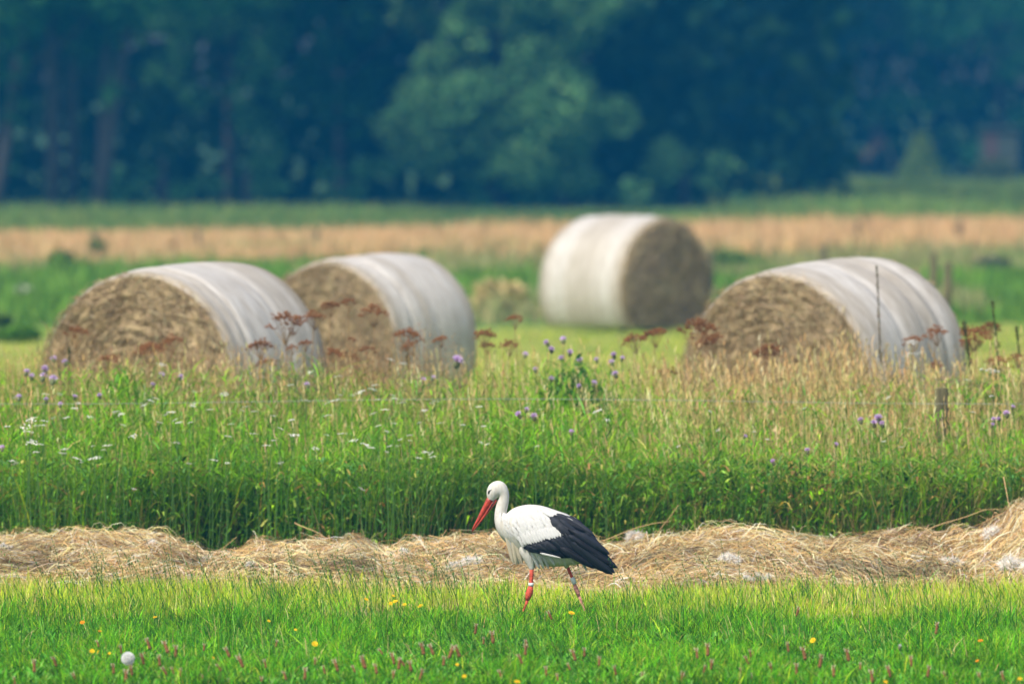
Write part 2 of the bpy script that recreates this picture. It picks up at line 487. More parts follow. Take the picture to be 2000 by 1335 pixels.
# ------------------------------------------------------------------ bleached cut strip
def build_cut_strip():
    xs = np.arange(-4.5, 4.51, 0.1); n_ = 14
    V = []
    for x in xs:
        a = 60.2 + 0.9 * (vnoise(x * 1.2, 3, 45) - 0.5)
        for q in range(n_):
            V.append((x, a + (65.0 - a) * q / (n_ - 1), 0.004))
    i = (np.arange(len(xs) - 1)[:, None] * n_ + np.arange(n_ - 1)[None, :]).ravel()
    f = np.stack([i, i + n_, i + n_ + 1, i + 1], 1)
    m = solid("bleached_cut_turf", (0.50, 0.40, 0.22), 0.95, 0.05, 0.6, 9, 0.3, (1, 0.5, 1), c2=(0.30, 0.30, 0.10))
    tag(mesh_obj("cut_strip", np_mesh("cut_strip", V, f, mat=m)), kind="structure")
build_cut_strip()

# ------------------------------------------------------------------ front meadow grass
STORK_D = 59.5
def build_meadow():
    parts = []
    # long rich grass near the camera
    N = 160000
    y = rng.uniform(52.7, 61.2, N)
    x = rng.uniform(-1, 1, N) * (y * 1000 / F + 0.15)
    edge = 60.1 + 1.5 * (vnoise(x * 1.2, y * 0.0 + 3, 31) - 0.5) + 0.5 * (x > 0.3) - 0.5 * (x < -0.5)
    keep = (y < edge) | (rng.random(N) < 0.16)
    x, y = x[keep], y[keep]; n = len(x)
    clump = vnoise(x * 3.5, y * 2.5, 33)
    clump2 = vnoise(x * 9, y * 7, 34)
    z = np.zeros(n)
    far = np.clip((y - 55.5) / 3.5, 0, 1)
    H = (0.022 + 0.12 * clump ** 1.6 + 0.012 * far) * rng.uniform(0.45, 1.35, n) * (0.65 + 0.7 * clump2)
    W = rng.uniform(0.0026, 0.0050, n) * np.where(rng.random(n) < 0.15, 1.5, 1.0)
    lean = np.abs(rng.normal(0.6, 0.5, n))
    droop = np.clip(rng.normal(0.15, 0.25, n), 0, 0.85)
    col = pick([(0.09, 0.36, 0.012), (0.17, 0.52, 0.016), (0.03, 0.15, 0.012), (0.34, 0.62, 0.05), (0.10, 0.34, 0.09), (0.50, 0.44, 0.16), (0.18, 0.28, 0.04)],
               n, 0.26, [5, 5, 4, 2.8, 1.6, 0.6, 1.0])
    col *= (0.7 + 0.6 * clump2)[:, None] * (0.8 + 0.4 * vnoise(x * 1.3, y * 0.7, 38))[:, None]  # low clumps coloured darker, painting shade into the gaps between taller grass
    parts.append(blades(np.stack([x, y, z], 1), H, W, lean, droop, np.clip(col, 0, 0.8), 3))
    o = mesh_obj("long_meadow_grass", np_mesh("long_meadow_grass", *merge(parts), mat=M['grass']))
    tag(o, "rich green long grass filling the foreground around the stork's feet", "grass", kind="stuff")
    # short, yellowish mown strip
    parts = []
    N = 78000
    y = rng.uniform(59.0, 63.9, N)
    x = rng.uniform(-1, 1, N) * (y * 1000 / F + 0.25)
    fade = np.clip((y - 62.2) / 1.6, 0, 1)
    keep = rng.random(N) > 0.35 + fade * 0.5
    x, y, fade = x[keep], y[keep], fade[keep]; n = len(x)
    c2 = vnoise(x * 4, y * 3, 41)
    H = (0.03 + 0.06 * c2) * rng.uniform(0.5, 1.4, n) * np.where(vnoise(x * 2.6, y * 1.9, 47) > 0.66, 1.9, 1.0)
    strawy = rng.random(n) < (0.22 + 0.62 * fade + 0.35 * (vnoise(x * 1.5, y * 1.2, 43) > 0.58))
    gcol = pick([(0.38, 0.62, 0.04), (0.52, 0.68, 0.09), (0.24, 0.50, 0.03), (0.66, 0.66, 0.2)], n, 0.2, [4, 4, 3, 2])
    scol = pick([(0.74, 0.54, 0.28), (0.62, 0.43, 0.21), (0.78, 0.66, 0.40), (0.62, 0.62, 0.16)], n, 0.14)
    col = np.where(strawy[:, None], scol, gcol)
    parts.append(blades(np.stack([x, y, np.zeros(n)], 1), np.where(strawy, H * 0.7, H), rng.uniform(0.003, 0.0055, n),
                        np.abs(rng.normal(0.3, 0.3, n)), np.clip(rng.normal(0.05, 0.1, n), 0, 0.5), col, 2))
    # straw litter
    n = 9000
    y = rng.uniform(60.5, 63.8, n); x = rng.uniform(-3.2, 3.2, n)
    parts.append(blades(np.stack([x, y, rng.uniform(0.003, 0.03, n)], 1), np.full(n, 0.02), rng.uniform(0.002, 0.004, n),
                        rng.uniform(2, 7, n), np.full(n, 0.3), pick([(0.62, 0.45, 0.24), (0.5, 0.34, 0.17), (0.7, 0.57, 0.36)], n), 3, power=1.0))
    o = mesh_obj("mown_grass", np_mesh("mown_grass", *merge(parts), mat=M['grass']))
    tag(o, "short yellow green mown grass strip between the hay and the long grass", "grass", kind="stuff")
    # arching long blades and flowering stems
    n = 9000
    y = rng.uniform(54.5, 62.8, n); x = rng.uniform(-3.0, 3.0, n)
    keep = (vnoise(x * 1.7, y * 0.8, 51) > 0.35) | (x < 0)
    x, y = x[keep], y[keep]; n = len(x)
    H = rng.uniform(0.08, 0.2, n)
    pr = [blades(np.stack([x, y, np.zeros(n)], 1), H, rng.uniform(0.0025, 0.005, n), np.abs(rng.normal(0.45, 0.3, n)), np.clip(rng.normal(0.18, 0.22, n), 0, 0.8),
                 pick([(0.04, 0.18, 0.03), (0.09, 0.32, 0.04), (0.03, 0.13, 0.045), (0.25, 0.5, 0.16), (0.6, 0.5, 0.22)], n, 0.15, [4, 4, 3, 1.6, 0.6]), 5, az=rng.normal(np.pi * 0.95, 1.2, n))]
    # ryegrass spikes: thin stems with alternating spikelets
    n = 420
    y = rng.uniform(58.5, 62.9, n); x = rng.uniform(-2.9, 2.9, n)
    x = np.where(rng.random(n) < 0.5, rng.uniform(-2.3, -0.2, n), x)
    H = rng.uniform(0.20, 0.34, n); az = rng.normal(np.pi, 0.5, n); lean = np.abs(rng.normal(0.4, 0.18, n))
    col = pick([(0.035, 0.13, 0.05), (0.05, 0.17, 0.05)], n, 0.12)
    pr.append(blades(np.stack([x, y, np.zeros(n)], 1), H, np.full(n, 0.0028), lean, np.zeros(n), col, 5, az=az))
    for f in np.linspace(0.55, 0.98, 9):
        side = np.where(rng.random(n) < 0.5, 0, np.pi)
        root = np.stack([x + np.cos(az) * lean * H * f ** 1.8, y + np.sin(az) * lean * H * f ** 1.8, H * f], 1)
        pr.append(blades(root, np.full(n, 0.015), np.full(n, 0.0055), np.full(n, 0.45), np.zeros(n), col * 1.2, 2, az=az + side))
    o = mesh_obj("flowering_grass_stems", np_mesh("flowering_grass_stems", *merge(pr), mat=M['grass']))
    tag(o, "thin dark green arching blades and rye grass spikes above the mown strip", "grass", kind="stuff")
    # broad clover and plantain leaves low in the turf
    n = 16000
    y = rng.uniform(52.7, 57.5, n); x = rng.uniform(-2.8, 2.8, n)
    H = rng.uniform(0.02, 0.06, n)
    V, f4, f3, C = blades(np.stack([x, y, rng.uniform(0.0, 0.03, n)], 1), H, rng.uniform(0.007, 0.014, n), rng.uniform(0.3, 1.6, n), rng.uniform(0, 0.5, n),
                          pick([(0.08, 0.32, 0.02), (0.12, 0.40, 0.06), (0.2, 0.45, 0.14), (0.05, 0.2, 0.02)], n, 0.22), 3)
    o = mesh_obj("turf_herbs", np_mesh("turf_herbs", V, f4, f3, C, M['grass']))
    tag(o, "low broad green herb leaves among the nearest grass", "ground cover", kind="stuff")
build_meadow()

def tall_tuft(px, py, d, h, n, lab):
    base = at(px, py, d); base.z = 0
    root = np.zeros((n, 3)); root[:, :2] = rng.normal(0, 0.018, (n, 2))
    V, f4, f3, C = blades(root, rng.uniform(0.5, 1.05, n) * h, rng.uniform(0.004, 0.007, n), np.abs(rng.normal(0.3, 0.25, n)), np.clip(rng.normal(0.15, 0.2, n), 0, 0.7),
                          pick([(0.04, 0.18, 0.04), (0.06, 0.24, 0.04), (0.03, 0.13, 0.04)], n, 0.12), 6, az=rng.normal(np.pi * 0.9, 0.8, n))
    o = mesh_obj("grass_tuft", np_mesh("grass_tuft", V, f4, f3, C, M['grass']))
    o.location = base
    tag(o, lab, "grass tuft")
tall_tuft(1580, 1180, 61.2, 0.19, 30, "tall dark green grass tuft bending left in front of the right hay")
tall_tuft(1315, 1180, 61.0, 0.14, 22, "smaller dark grass tuft right of the stork at the mown strip")
tall_tuft(545, 1200, 60.4, 0.24, 34, "tall dark arching grass tuft left of the stork")
tall_tuft(275, 1215, 59.8, 0.2, 30, "dark grass tuft above the dandelion clock")

# ------------------------------------------------------------------ tall verge
def verge_front(x): return 66.2 + 0.28 * (vnoise(x * 1.3, x * 0 + 9, 61) - 0.5) * 2
def verge_green_top(x):
    """height of the leafy mass by picture column"""
    px = 1000 + x * F / 70
    return np.interp(px, [0, 120, 250, 400, 560, 760, 900, 1000, 1120, 1250, 1400, 1600, 1800, 2000],
                     [1.06, 1.08, 1.14, 1.10, 1.12, 1.06, 1.04, 1.10, 1.14, 1.00, 1.00, 1.00, 1.02, 1.08])
def build_verge():
    parts = []
    N = 88000
    x = rng.uniform(-3.45, 3.45, N); y = rng.uniform(0, 1, N) ** 1.25 * 6.0 + verge_front(x)
    v = (y - verge_front(x)) / 6.0
    top = verge_green_top(x) * (0.70 + 0.30 * np.clip(v * 1.6, 0, 1)) * (0.86 + 0.26 * vnoise(x * 1.7, y * 1.3, 68))
    c1 = vnoise(x * 2.2, y * 1.2, 62); c2 = vnoise(x * 6, y * 4, 63)
    H = top * rng.uniform(0.15, 1.0, N) ** 0.7 * (0.8 + 0.32 * c2)
    right = np.clip((x - 0.6) / 1.2, 0, 1)
    dry = rng.random(N) < (0.11 + 0.15 * (c1 > 0.6) + 0.34 * right) * (H / top > 0.5)
    g = pick([(0.15, 0.38, 0.018), (0.23, 0.50, 0.025), (0.06, 0.20, 0.015), (0.36, 0.60, 0.06), (0.12, 0.34, 0.08)], N, 0.24, [5, 4, 3, 2, 1.2])
    hue = vnoise(x * 1.1, y * 0.6, 64)
    g = g * (0.55 + 0.8 * hue)[:, None] * np.where(c1 > 0.55, 1.0, 0.85)[:, None]
    dcol = pick([(0.62, 0.46, 0.20), (0.50, 0.35, 0.14), (0.70, 0.58, 0.30), (0.50, 0.50, 0.14)], N, 0.14)
    col = np.clip(np.where(dry[:, None], dcol, g), 0, 0.8)
    parts.append(blades(np.stack([x, y, np.zeros(N)], 1), H, np.where(dry, 0.0045, rng.uniform(0.0045, 0.010, N)), np.abs(rng.normal(0.24, 0.18, N)) + 0.5 * (rng.random(N) < 0.08),
                        np.clip(rng.normal(0.08, 0.16, N), 0, 0.8), col, 4, az=rng.normal(np.pi * 0.1, 1.5, N)))
    # drooping leaves that branch off at all heights
    N = 44000
    x = rng.uniform(-3.45, 3.45, N); y = rng.uniform(0, 1, N) ** 1.6 * 5.4 + verge_front(x)
    z = verge_green_top(x) * rng.uniform(0.03, 0.94, N) * np.clip(0.72 + 0.5 * (y - verge_front(x)) / 5.4 + 0.25 * (vnoise(x * 2.3, y * 2, 69) - 0.5), 0.5, 1)
    c2 = vnoise(x * 5, z * 6, 65)
    kind = vnoise(x * 1.7, y, 66) > 0.55
    H = rng.uniform(0.03, 0.12, N)
    W = np.where(kind & (z < 0.55), rng.uniform(0.010, 0.024, N), rng.uniform(0.004, 0.009, N))
    H = np.where(kind, H, H * 1.5)
    g = pick([(0.15, 0.37, 0.015), (0.24, 0.52, 0.025), (0.06, 0.2, 0.015), (0.13, 0.36, 0.11), (0.55, 0.44, 0.14)], N, 0.26, [4, 4, 3, 2, 0.6])
    g *= (0.7 + 0.6 * c2)[:, None]
    parts.append(blades(np.stack([x, y, z], 1), H, W, rng.uniform(0.5, 2.4, N), rng.uniform(0.2, 1.3, N), np.clip(g, 0, 0.8), 3, power=1.3))
    n = 14000
    x = rng.uniform(-3.45, 3.45, n); y = verge_front(x) + rng.uniform(-0.12, 0.5, n)
    z = rng.uniform(0.02, 0.62, n)
    g = pick([(0.16, 0.36, 0.05), (0.30, 0.50, 0.14), (0.07, 0.2, 0.03), (0.12, 0.3, 0.14), (0.40, 0.24, 0.09), (0.5, 0.46, 0.12)], n, 0.22, [4, 2, 4, 2, 0.8, 0.8])
    parts.append(blades(np.stack([x, y, z], 1), rng.uniform(0.02, 0.09, n), rng.uniform(0.007, 0.02, n), rng.uniform(0.6, 3.0, n), rng.uniform(0.3, 1.6, n), np.clip(g, 0, 0.8), 3, power=1.2))
    o = mesh_obj("verge_vegetation", np_mesh("verge_vegetation", *merge(parts), mat=M['weeds']))
    tag(o, "dense tall green grasses and weeds standing along the field edge", "vegetation", kind="stuff")
    # dark foot layer: dead brown leaves and stems
    n = 9000
    x = rng.uniform(-3.7, 3.7, n); y = verge_front(x) + rng.uniform(-0.05, 1.5, n)
    V, f4, f3, C = blades(np.stack([x, y, np.zeros(n)], 1), rng.uniform(0.08, 0.55, n), rng.uniform(0.003, 0.008, n), np.abs(rng.normal(0.3, 0.3, n)), rng.uniform(0, 0.6, n),
                          pick([(0.20, 0.12, 0.04), (0.30, 0.24, 0.07), (0.10, 0.10, 0.03), (0.40, 0.32, 0.10)], n, 0.2), 4)
    o = mesh_obj("withered_undergrowth", np_mesh("withered_undergrowth", V, f4, f3, C, M['dry']))
    tag(o, "brownish withered stems at the foot of the tall green weeds", "vegetation", kind="stuff")
    # seeding grasses: tan stalks with spindle or feathery heads
    n = 3300
    x = rng.uniform(-3.5, 3.5, n)
    x = np.where(rng.random(n) < 0.45, rng.uniform(0.5, 3.5, n), x)
    vv = rng.uniform(0, 1, n) ** 0.8
    y = verge_front(x) + 0.05 + 5.8 * vv
    H = verge_green_top(x) * rng.uniform(0.62, 1.08, n) * (0.84 + 0.2 * vv)
    H = np.where((x > 0.9) & (rng.random(n) < 0.5), H * rng.uniform(1.0, 1.16, n), H)
    az = rng.normal(np.pi, 0.9, n); lean = np.abs(rng.normal(0.14, 0.1, n))
    col = pick([(0.66, 0.46, 0.20), (0.52, 0.35, 0.14), (0.74, 0.58, 0.30), (0.50, 0.46, 0.16)], n, 0.16)
    pr = [blades(np.stack([x, y, np.zeros(n)], 1), H, np.full(n, 0.003), lean, np.zeros(n), col, 5, az=az)]
    for rep in range(7):
        f = 0.83 + rep * 0.026
        root = np.stack([x + np.cos(az) * lean * H * f ** 1.8, y + np.sin(az) * lean * H * f ** 1.8, H * f], 1)
        pr.append(blades(root, rng.uniform(0.02, 0.05, n), rng.uniform(0.005, 0.009, n), rng.uniform(0.1, 0.5, n), np.zeros(n), np.clip(col * 1.12, 0, 0.8), 2))
    o = mesh_obj("seeding_grass", np_mesh("seeding_grass", *merge(pr), mat=M['dry']))
    tag(o, "tan grass stalks with seed heads rising from the tall verge", "grass", kind="stuff")
    n = 1150
    x = np.where(rng.random(n) < 0.5, rng.normal(2.05, 0.55, n), rng.uniform(-3.3, 3.3, n))
    x = np.where((x > 0.1) & (x < 0.75), x + 1.2, x)
    y = rng.uniform(69.6, 72.4, n)
    H = rng.uniform(0.78, 1.16, n) * (0.86 + 0.26 * vnoise(x * 3.1, x * 0 + 4, 167))
    az = rng.normal(np.pi, 1.0, n); lean = np.abs(rng.normal(0.16, 0.12, n))
    col = pick([(0.62, 0.42, 0.18), (0.52, 0.34, 0.14), (0.72, 0.55, 0.28), (0.40, 0.36, 0.14)], n, 0.18)
    pr = [blades(np.stack([x, y, np.zeros(n)], 1), H, np.full(n, 0.004), lean, np.zeros(n), col, 4, az=az)]
    for rep in range(8):
        f = 0.78 + rep * 0.03
        root = np.stack([x + np.cos(az) * lean * H * f ** 1.8, y + np.sin(az) * lean * H * f ** 1.8, H * f], 1)
        pr.append(blades(root, rng.uniform(0.025, 0.06, n), rng.uniform(0.006, 0.011, n), rng.uniform(0.1, 0.6, n), np.zeros(n), np.clip(col * 1.1, 0, 0.8), 2))
    o = mesh_obj("tall_dry_grass", np_mesh("tall_dry_grass", *merge(pr), mat=M['dry']))
    tag(o, "tall tangled tan grass hiding the lower edges of the near bales", "grass", kind="stuff")
    # fine reddish haze of dry panicles around the bales
    n = 3600
    x = rng.uniform(-3.5, 3.5, n)
    x = np.where(rng.random(n) < 0.5, rng.uniform(-3.3, -0.4, n), x)
    mid = (x > -0.15) & (x < 0.9) & (rng.random(n) < 0.8)
    x = np.where(mid, rng.uniform(1.0, 3.3, n), x)
    y = rng.uniform(70.2, 72.8, n)
    H = rng.uniform(0.86, 1.18, n) * (0.86 + 0.26 * vnoise(x * 2.3, x * 0 + 4, 67))
    az = rng.normal(np.pi, 1.0, n)
    col = pick([(0.42, 0.27, 0.12), (0.54, 0.38, 0.19), (0.36, 0.18, 0.08)], n, 0.16)
    pr = [blades(np.stack([x, y, np.zeros(n)], 1), H, np.full(n, 0.003), np.full(n, 0.15), np.zeros(n), col, 3, az=az)]
    for rep in range(6):
        f = rng.uniform(0.78, 1.0, n)
        root = np.stack([x + np.cos(az) * 0.15 * H * f ** 1.8, y + np.sin(az) * 0.15 * H * f ** 1.8, H * f], 1)
        pr.append(blades(root, rng.uniform(0.012, 0.035, n), np.full(n, 0.0045), rng.uniform(0.5, 1.8, n), np.zeros(n), col, 1))
    o = mesh_obj("dry_panicle_grass", np_mesh("dry_panicle_grass", *merge(pr), mat=M['dry']))
    tag(o, "sparse reddish brown panicle grass in front of the bales", "grass", kind="stuff")
build_verge()

# ------------------------------------------------------------------ labels that point: zones along the picture
ORD0 = ["first", "second", "third", "fourth", "fifth", "sixth", "seventh", "eighth", "ninth", "tenth", "eleventh", "twelfth",
       "thirteenth", "fourteenth", "fifteenth", "sixteenth", "seventeenth", "eighteenth", "nineteenth", "twentieth",
       "twentyfirst", "twentysecond", "twentythird", "twentyfourth", "twentyfifth", "twentysixth"]
_T = {2: "twenty", 3: "thirty", 4: "forty"}
ORD = ORD0[:20] + [f"{_T[t]}{'-' + ORD0[u - 1] if u else ''}" for t in (2, 3, 4) for u in range(10)]
def zoned(items, zones, desc):
    """items: list of (px, ...); returns a label for each: its order from the left within its zone"""
    out = [None] * len(items)
    for lo, hi, words in zones:
        idx = sorted([i for i, it in enumerate(items) if lo <= it[0] < hi], key=lambda i: items[i][0])
        for k, i in enumerate(idx):
            if len(idx) == 1: out[i] = f"only {desc} {words}"
            elif k == 0: out[i] = f"leftmost {desc} {words}"
            elif k == len(idx) - 1: out[i] = f"rightmost {desc} {words}"
            else: out[i] = f"{ORD[k]} {desc} from left {words}"
    return out
VZ = [(-99, 170, "below the leftmost bale's left rim"), (170, 300, "before the leftmost bale's hay face"), (300, 470, "below the right half of leftmost bale's face"),
      (470, 600, "where the two left bales overlap"), (600, 700, "before the second bale's hay face"),
      (700, 820, "below the second bale's net wrap"), (820, 1000, "at the second bale's right rim"), (1000, 1110, "below the left side of the far bale"),
      (1110, 1290, "below the right side of the far bale"), (1290, 1480, "below the right bale's left rim"),
      (1480, 1720, "before the right bale's face"), (1720, 1860, "before the right bale's net wrap"), (1860, 2100, "at the far right edge of the weeds")]

# ------------------------------------------------------------------ dried umbels
def umbel_variant(k):
    r = np.random.default_rng(100 + k)
    rays, blobs = [], []
    n = 13 + k * 2
    bm_v, bm_4, bm_3, off = [], [], [], 0
    hv, h4, h3, hoff = [], [], [], 0
    for i in range(n):
        a = i * 2.4; rad = 0.5 * math.sqrt((i + 0.4) / n)
        tip = np.array([rad * math.cos(a), rad * math.sin(a), 0.22 * (1 - (rad * 2) ** 2) + r.uniform(-0.10, 0.10)])
        P = np.array([[0, 0, -0.62], tip * [0.45, 0.45, 0] + [0, 0, -0.33], tip - [0, 0, 0.03]])
        V, f4, f3 = tube_mesh(P, [0.010, 0.009, 0.008], 3)
        bm_v.append(V); bm_4.append(f4 + off); bm_3.append(f3 + off); off += len(V)
        for j in range(13):
            c = tip + r.normal(0, 1, 3) * [0.075, 0.075, 0.045]
            s = r.uniform(0.022, 0.05)
            O = np.array([[1, 0, 0], [-1, 0, 0], [0, 1, 0], [0, -1, 0], [0, 0, 1], [0, 0, -1]]) * s + c
            fc = np.array([[0, 2, 4], [2, 1, 4], [1, 3, 4], [3, 0, 4], [2, 0, 5], [1, 2, 5], [3, 1, 5], [0, 3, 5]])
            hv.append(O); h3.append(fc + hoff); hoff += 6
    rays = np_mesh("umbel_rays", np.concatenate(bm_v), np.concatenate(bm_4), np.concatenate(bm_3), mat=M['stem_tan'])
    head = np_mesh("seed_head", np.concatenate(hv), None, np.concatenate(h3), mat=M['umbel'])
    return rays, head
UV = [umbel_variant(k) for k in range(4)]
_st, _s4, _s3 = tube_mesh(np.array([[0, 0, 0], [0.01, 0.0, 0.35], [-0.006, 0, 0.7], [0, 0, 1.0]]), [0.0048, 0.0042, 0.0035, 0.0028], 5)
stem_tan_me = np_mesh("stem", _st, _s4, _s3, mat=M['stem_tan'])
stem_green_me = np_mesh("stem", _st * np.array([0.5, 0.5, 1]), _s4, _s3, mat=M['stem_green'])
def put_stemmed(name, px, py, d, head_fn, stem_me, labtxt, cat, group, drop=0.0, lean=None):
    """an upright flower: base on the ground, stem up to the head placed where the picture shows it"""
    top = at(px, py, d)
    lean = rng.normal(0, 0.05) if lean is None else lean
    root = empty(name, (top.x - lean, top.y, 0.0))
    tag(root, labtxt, cat, group)
    st = mesh_obj("stem", stem_me, root)
    dx, h = lean, top.z - drop
    st.scale = (1, 1, math.hypot(dx, h))
    st.rotation_euler = (0, math.atan2(dx, h), 0)
    head_fn(root, Vector((lean, 0, top.z)))
    return root
UMB = [(560, 634, 62, 72.2), (612, 620, 44, 72.0), (508, 677, 50, 71.6), (645, 599, 32, 71.8), (680, 592, 34, 71.7), (730, 611, 44, 72.6), (798, 656, 50, 72.0),
       (859, 664, 28, 72.4), (718, 686, 38, 71.2), (570, 680, 22, 71.0), (596, 671, 27, 72.0), (655, 691, 38, 71.2), (687, 664, 20, 71.6), (800, 676, 40, 71.6),
       (947, 655, 46, 72.8), (952, 676, 30, 73.0), (150, 652, 40, 74.0), (335, 668, 46, 73.4), (292, 685, 50, 73.8), (214, 703, 42, 73.4), (1006, 625, 38, 73.8), (994, 675, 32, 72.8),
       (1238, 665, 50, 72.2), (1278, 654, 44, 72.4), (1362, 646, 62, 73.0), (1385, 668, 56, 73.2), (1305, 729, 40, 71.4), (1498, 691, 66, 72.4), (1782, 668, 36, 71.4), (1826, 652, 40, 71.5),
       (1905, 655, 52, 72.6), (1935, 643, 34, 72.9), (1950, 713, 50, 71.8), (1826, 715, 28, 71.2), (1895, 672, 40, 73.0), (1988, 700, 40, 72.0), (520, 712, 40, 72.3), (690, 700, 30, 72.3)]
labs = zoned(UMB, VZ, "brown dried umbel")
for i, (px, py, wpx, d) in enumerate(UMB):
    wid = wpx / F * d
    r_me, h_me = UV[i % 4]
    def heads(root, p, wid=wid * float(rng.uniform(0.85, 1.2)), r_me=r_me, h_me=h_me):
        rot = (rng.normal(0, 0.18), rng.normal(-0.08, 0.2), rng.uniform(0, 6.28))
        for nm, me in (("umbel_rays", r_me), ("seed_head", h_me)):
            o = mesh_obj(nm, me, root); o.location = p; o.scale = (wid, wid, wid * 0.95); o.rotation_euler = rot
            o["kind"] = "stuff"
    put_stemmed("dried_umbel_plant", px, py, d, heads, stem_tan_me, labs[i], "dried flower", "brown dried umbels standing above the verge", drop=wid * 0.45)

# ------------------------------------------------------------------ thistles
def thistle_meshes(k):
    r = np.random.default_rng(200 + k)
    n = 70
    dirs = np.stack([r.normal(0, 0.55, n), r.normal(0, 0.55, n), np.abs(r.normal(0.8, 0.3, n))], 1)
    dirs /= np.linalg.norm(dirs, axis=1)[:, None]
    P = np.stack([dirs * 0.1, dirs * 0.35, dirs * 0.62], 1)
    wd = np.cross(dirs, r.normal(0, 1, (n, 3))); wd /= np.linalg.norm(wd, axis=1)[:, None]
    V, f4, f3, C = ribbons(P, wd, np.full(n, 0.11), [0.6, 1, 0.5], np.ones((n, 3)))
    fl = np_mesh("florets", V, f4, f3, mat=M['purple'])
    ang = np.linspace(0, 2 * np.pi, 8, endpoint=False)
    rs, zs = [0.08, 0.27, 0.32, 0.2], [-0.62, -0.42, -0.15, 0.08]
    V = np.array([[rr * math.cos(a), rr * math.sin(a), z] for rr, z in zip(rs, zs) for a in ang])
    f = [(i * 8 + j, i * 8 + (j + 1) % 8, (i + 1) * 8 + (j + 1) % 8, (i + 1) * 8 + j) for i in range(3) for j in range(8)]
    bu = np_mesh("bulb", V, f, mat=M['bulb'], smooth=True)
    return fl, bu
TV = [thistle_meshes(k) for k in range(3)]
THI = [(1026, 693, 12), (1068, 670, 12), (1100, 664, 14), (1077, 683, 13), (1113, 689, 13), (1097, 700, 12), (1133, 704, 13), (1165, 703, 10), (1199, 694, 13), (1195, 707, 11), (1215, 700, 10),
       (1046, 722, 10), (1077, 740, 11), (1131, 754, 10), (1160, 749, 12), (1202, 731, 13), (1013, 810, 13), (1028, 800, 10), (1043, 814, 14), (1116, 844, 11),
       (893, 706, 22), (600, 752, 12), (827, 742, 10), (846, 738, 10), (88, 722, 16), (84, 736, 16), (103, 742, 18), (104, 701, 13), (127, 708, 12), (52, 727, 13), (62, 735, 12), (37, 776, 12), (90, 781, 11), (118, 790, 10),
       (315, 733, 12), (353, 737, 12), (1716, 817, 16), (1707, 827, 14), (1681, 821, 12), (1723, 828, 12), (1941, 820, 11), (1951, 818, 10), (1966, 808, 13), (1938, 830, 9), (1978, 795, 9),
       (1577, 880, 11), (1633, 868, 9), (1510, 902, 11), (1455, 852, 8), (4, 875, 12), (195, 773, 10), (146, 775, 10), (298, 752, 10)]
labs = zoned(THI, VZ, "pale purple thistle head")
for i, (px, py, wpx) in enumerate(THI):
    d = float(np.interp(py, [690, 760, 800, 830], [71.3, 68.6, 66.0, 65.75]))
    wid = wpx / F * d * 1.08
    fl, bu = TV[i % 3]
    def heads(root, p, wid=wid, fl=fl, bu=bu):
        rot = (rng.normal(0, 0.3), rng.normal(0, 0.3), rng.uniform(0, 6.28))
        for nm, me in (("florets", fl), ("bulb", bu)):
            o = mesh_obj(nm, me, root); o.location = p; o.scale = (wid, wid, wid); o.rotation_euler = rot
    put_stemmed("thistle", px, py, d, heads, stem_green_me, labs[i], "flower", "purple thistle heads in the verge", drop=wid * 0.4)

# leafy thistle bush in the middle
def leafy_bush(name, px, d, w_, h_, n, lab, cat, pal, lw=(0.012, 0.03), lh=(0.03, 0.09), zmin=0.3):
    base = Vector((X(px, d), d, 0))
    u = rng.normal(0, 1, (n, 3)); u /= np.linalg.norm(u, axis=1)[:, None]
    rr = rng.uniform(0.35, 1, n) ** 0.5
    c = u * rr[:, None] * np.array([w_ / 2, 0.35, h_ / 2])
    c[:, 2] = np.abs(c[:, 2] + h_ * 0.5)
    c[:, 2] = np.clip(c[:, 2] * (0.85 + 0.3 * vnoise(c[:, 0] * 8, c[:, 1] * 8, 71)), 0, None)
    V, f4, f3, C = blades(c, rng.uniform(*lh, n), rng.uniform(*lw, n), rng.uniform(0.4, 2, n), rng.uniform(0, 0.9, n), pick(pal, n, 0.18), 3, power=1.3)
    root = empty(name, base)
    tag(root, lab, cat)
    mesh_obj("leaves", np_mesh("leaves", V, f4, f3, C, M['weeds']), root)
    for q in range(6):
        a = rng.uniform(-0.3, 0.3) * w_
        tube_obj("stem", np.array([[a * 0.4, 0, 0], [a * 0.8, 0, h_ * 0.5], [a, 0, h_ * 0.9]]), [0.006, 0.005, 0.003], M['stem_green'], root, 4)
leafy_bush("thistle_bush", 1130, 70.6, 0.62, 1.02, 2600, "dark green leafy thistle bush below the far bale", "bush",
           [(0.05, 0.17, 0.05), (0.08, 0.24, 0.05), (0.04, 0.14, 0.06)])
leafy_bush("nettle_clump", 250, 70.4, 0.42, 0.98, 1500, "bright green leafy clump below the leftmost bale's face", "plant",
           [(0.08, 0.26, 0.04), (0.12, 0.32, 0.05), (0.06, 0.2, 0.05)])
leafy_bush("nettle_clump", 1935, 70.9, 0.5, 0.95, 1600, "dark green leafy clump at the right edge behind the fence wire", "plant",
           [(0.04, 0.14, 0.05), (0.06, 0.18, 0.05), (0.08, 0.2, 0.05)])

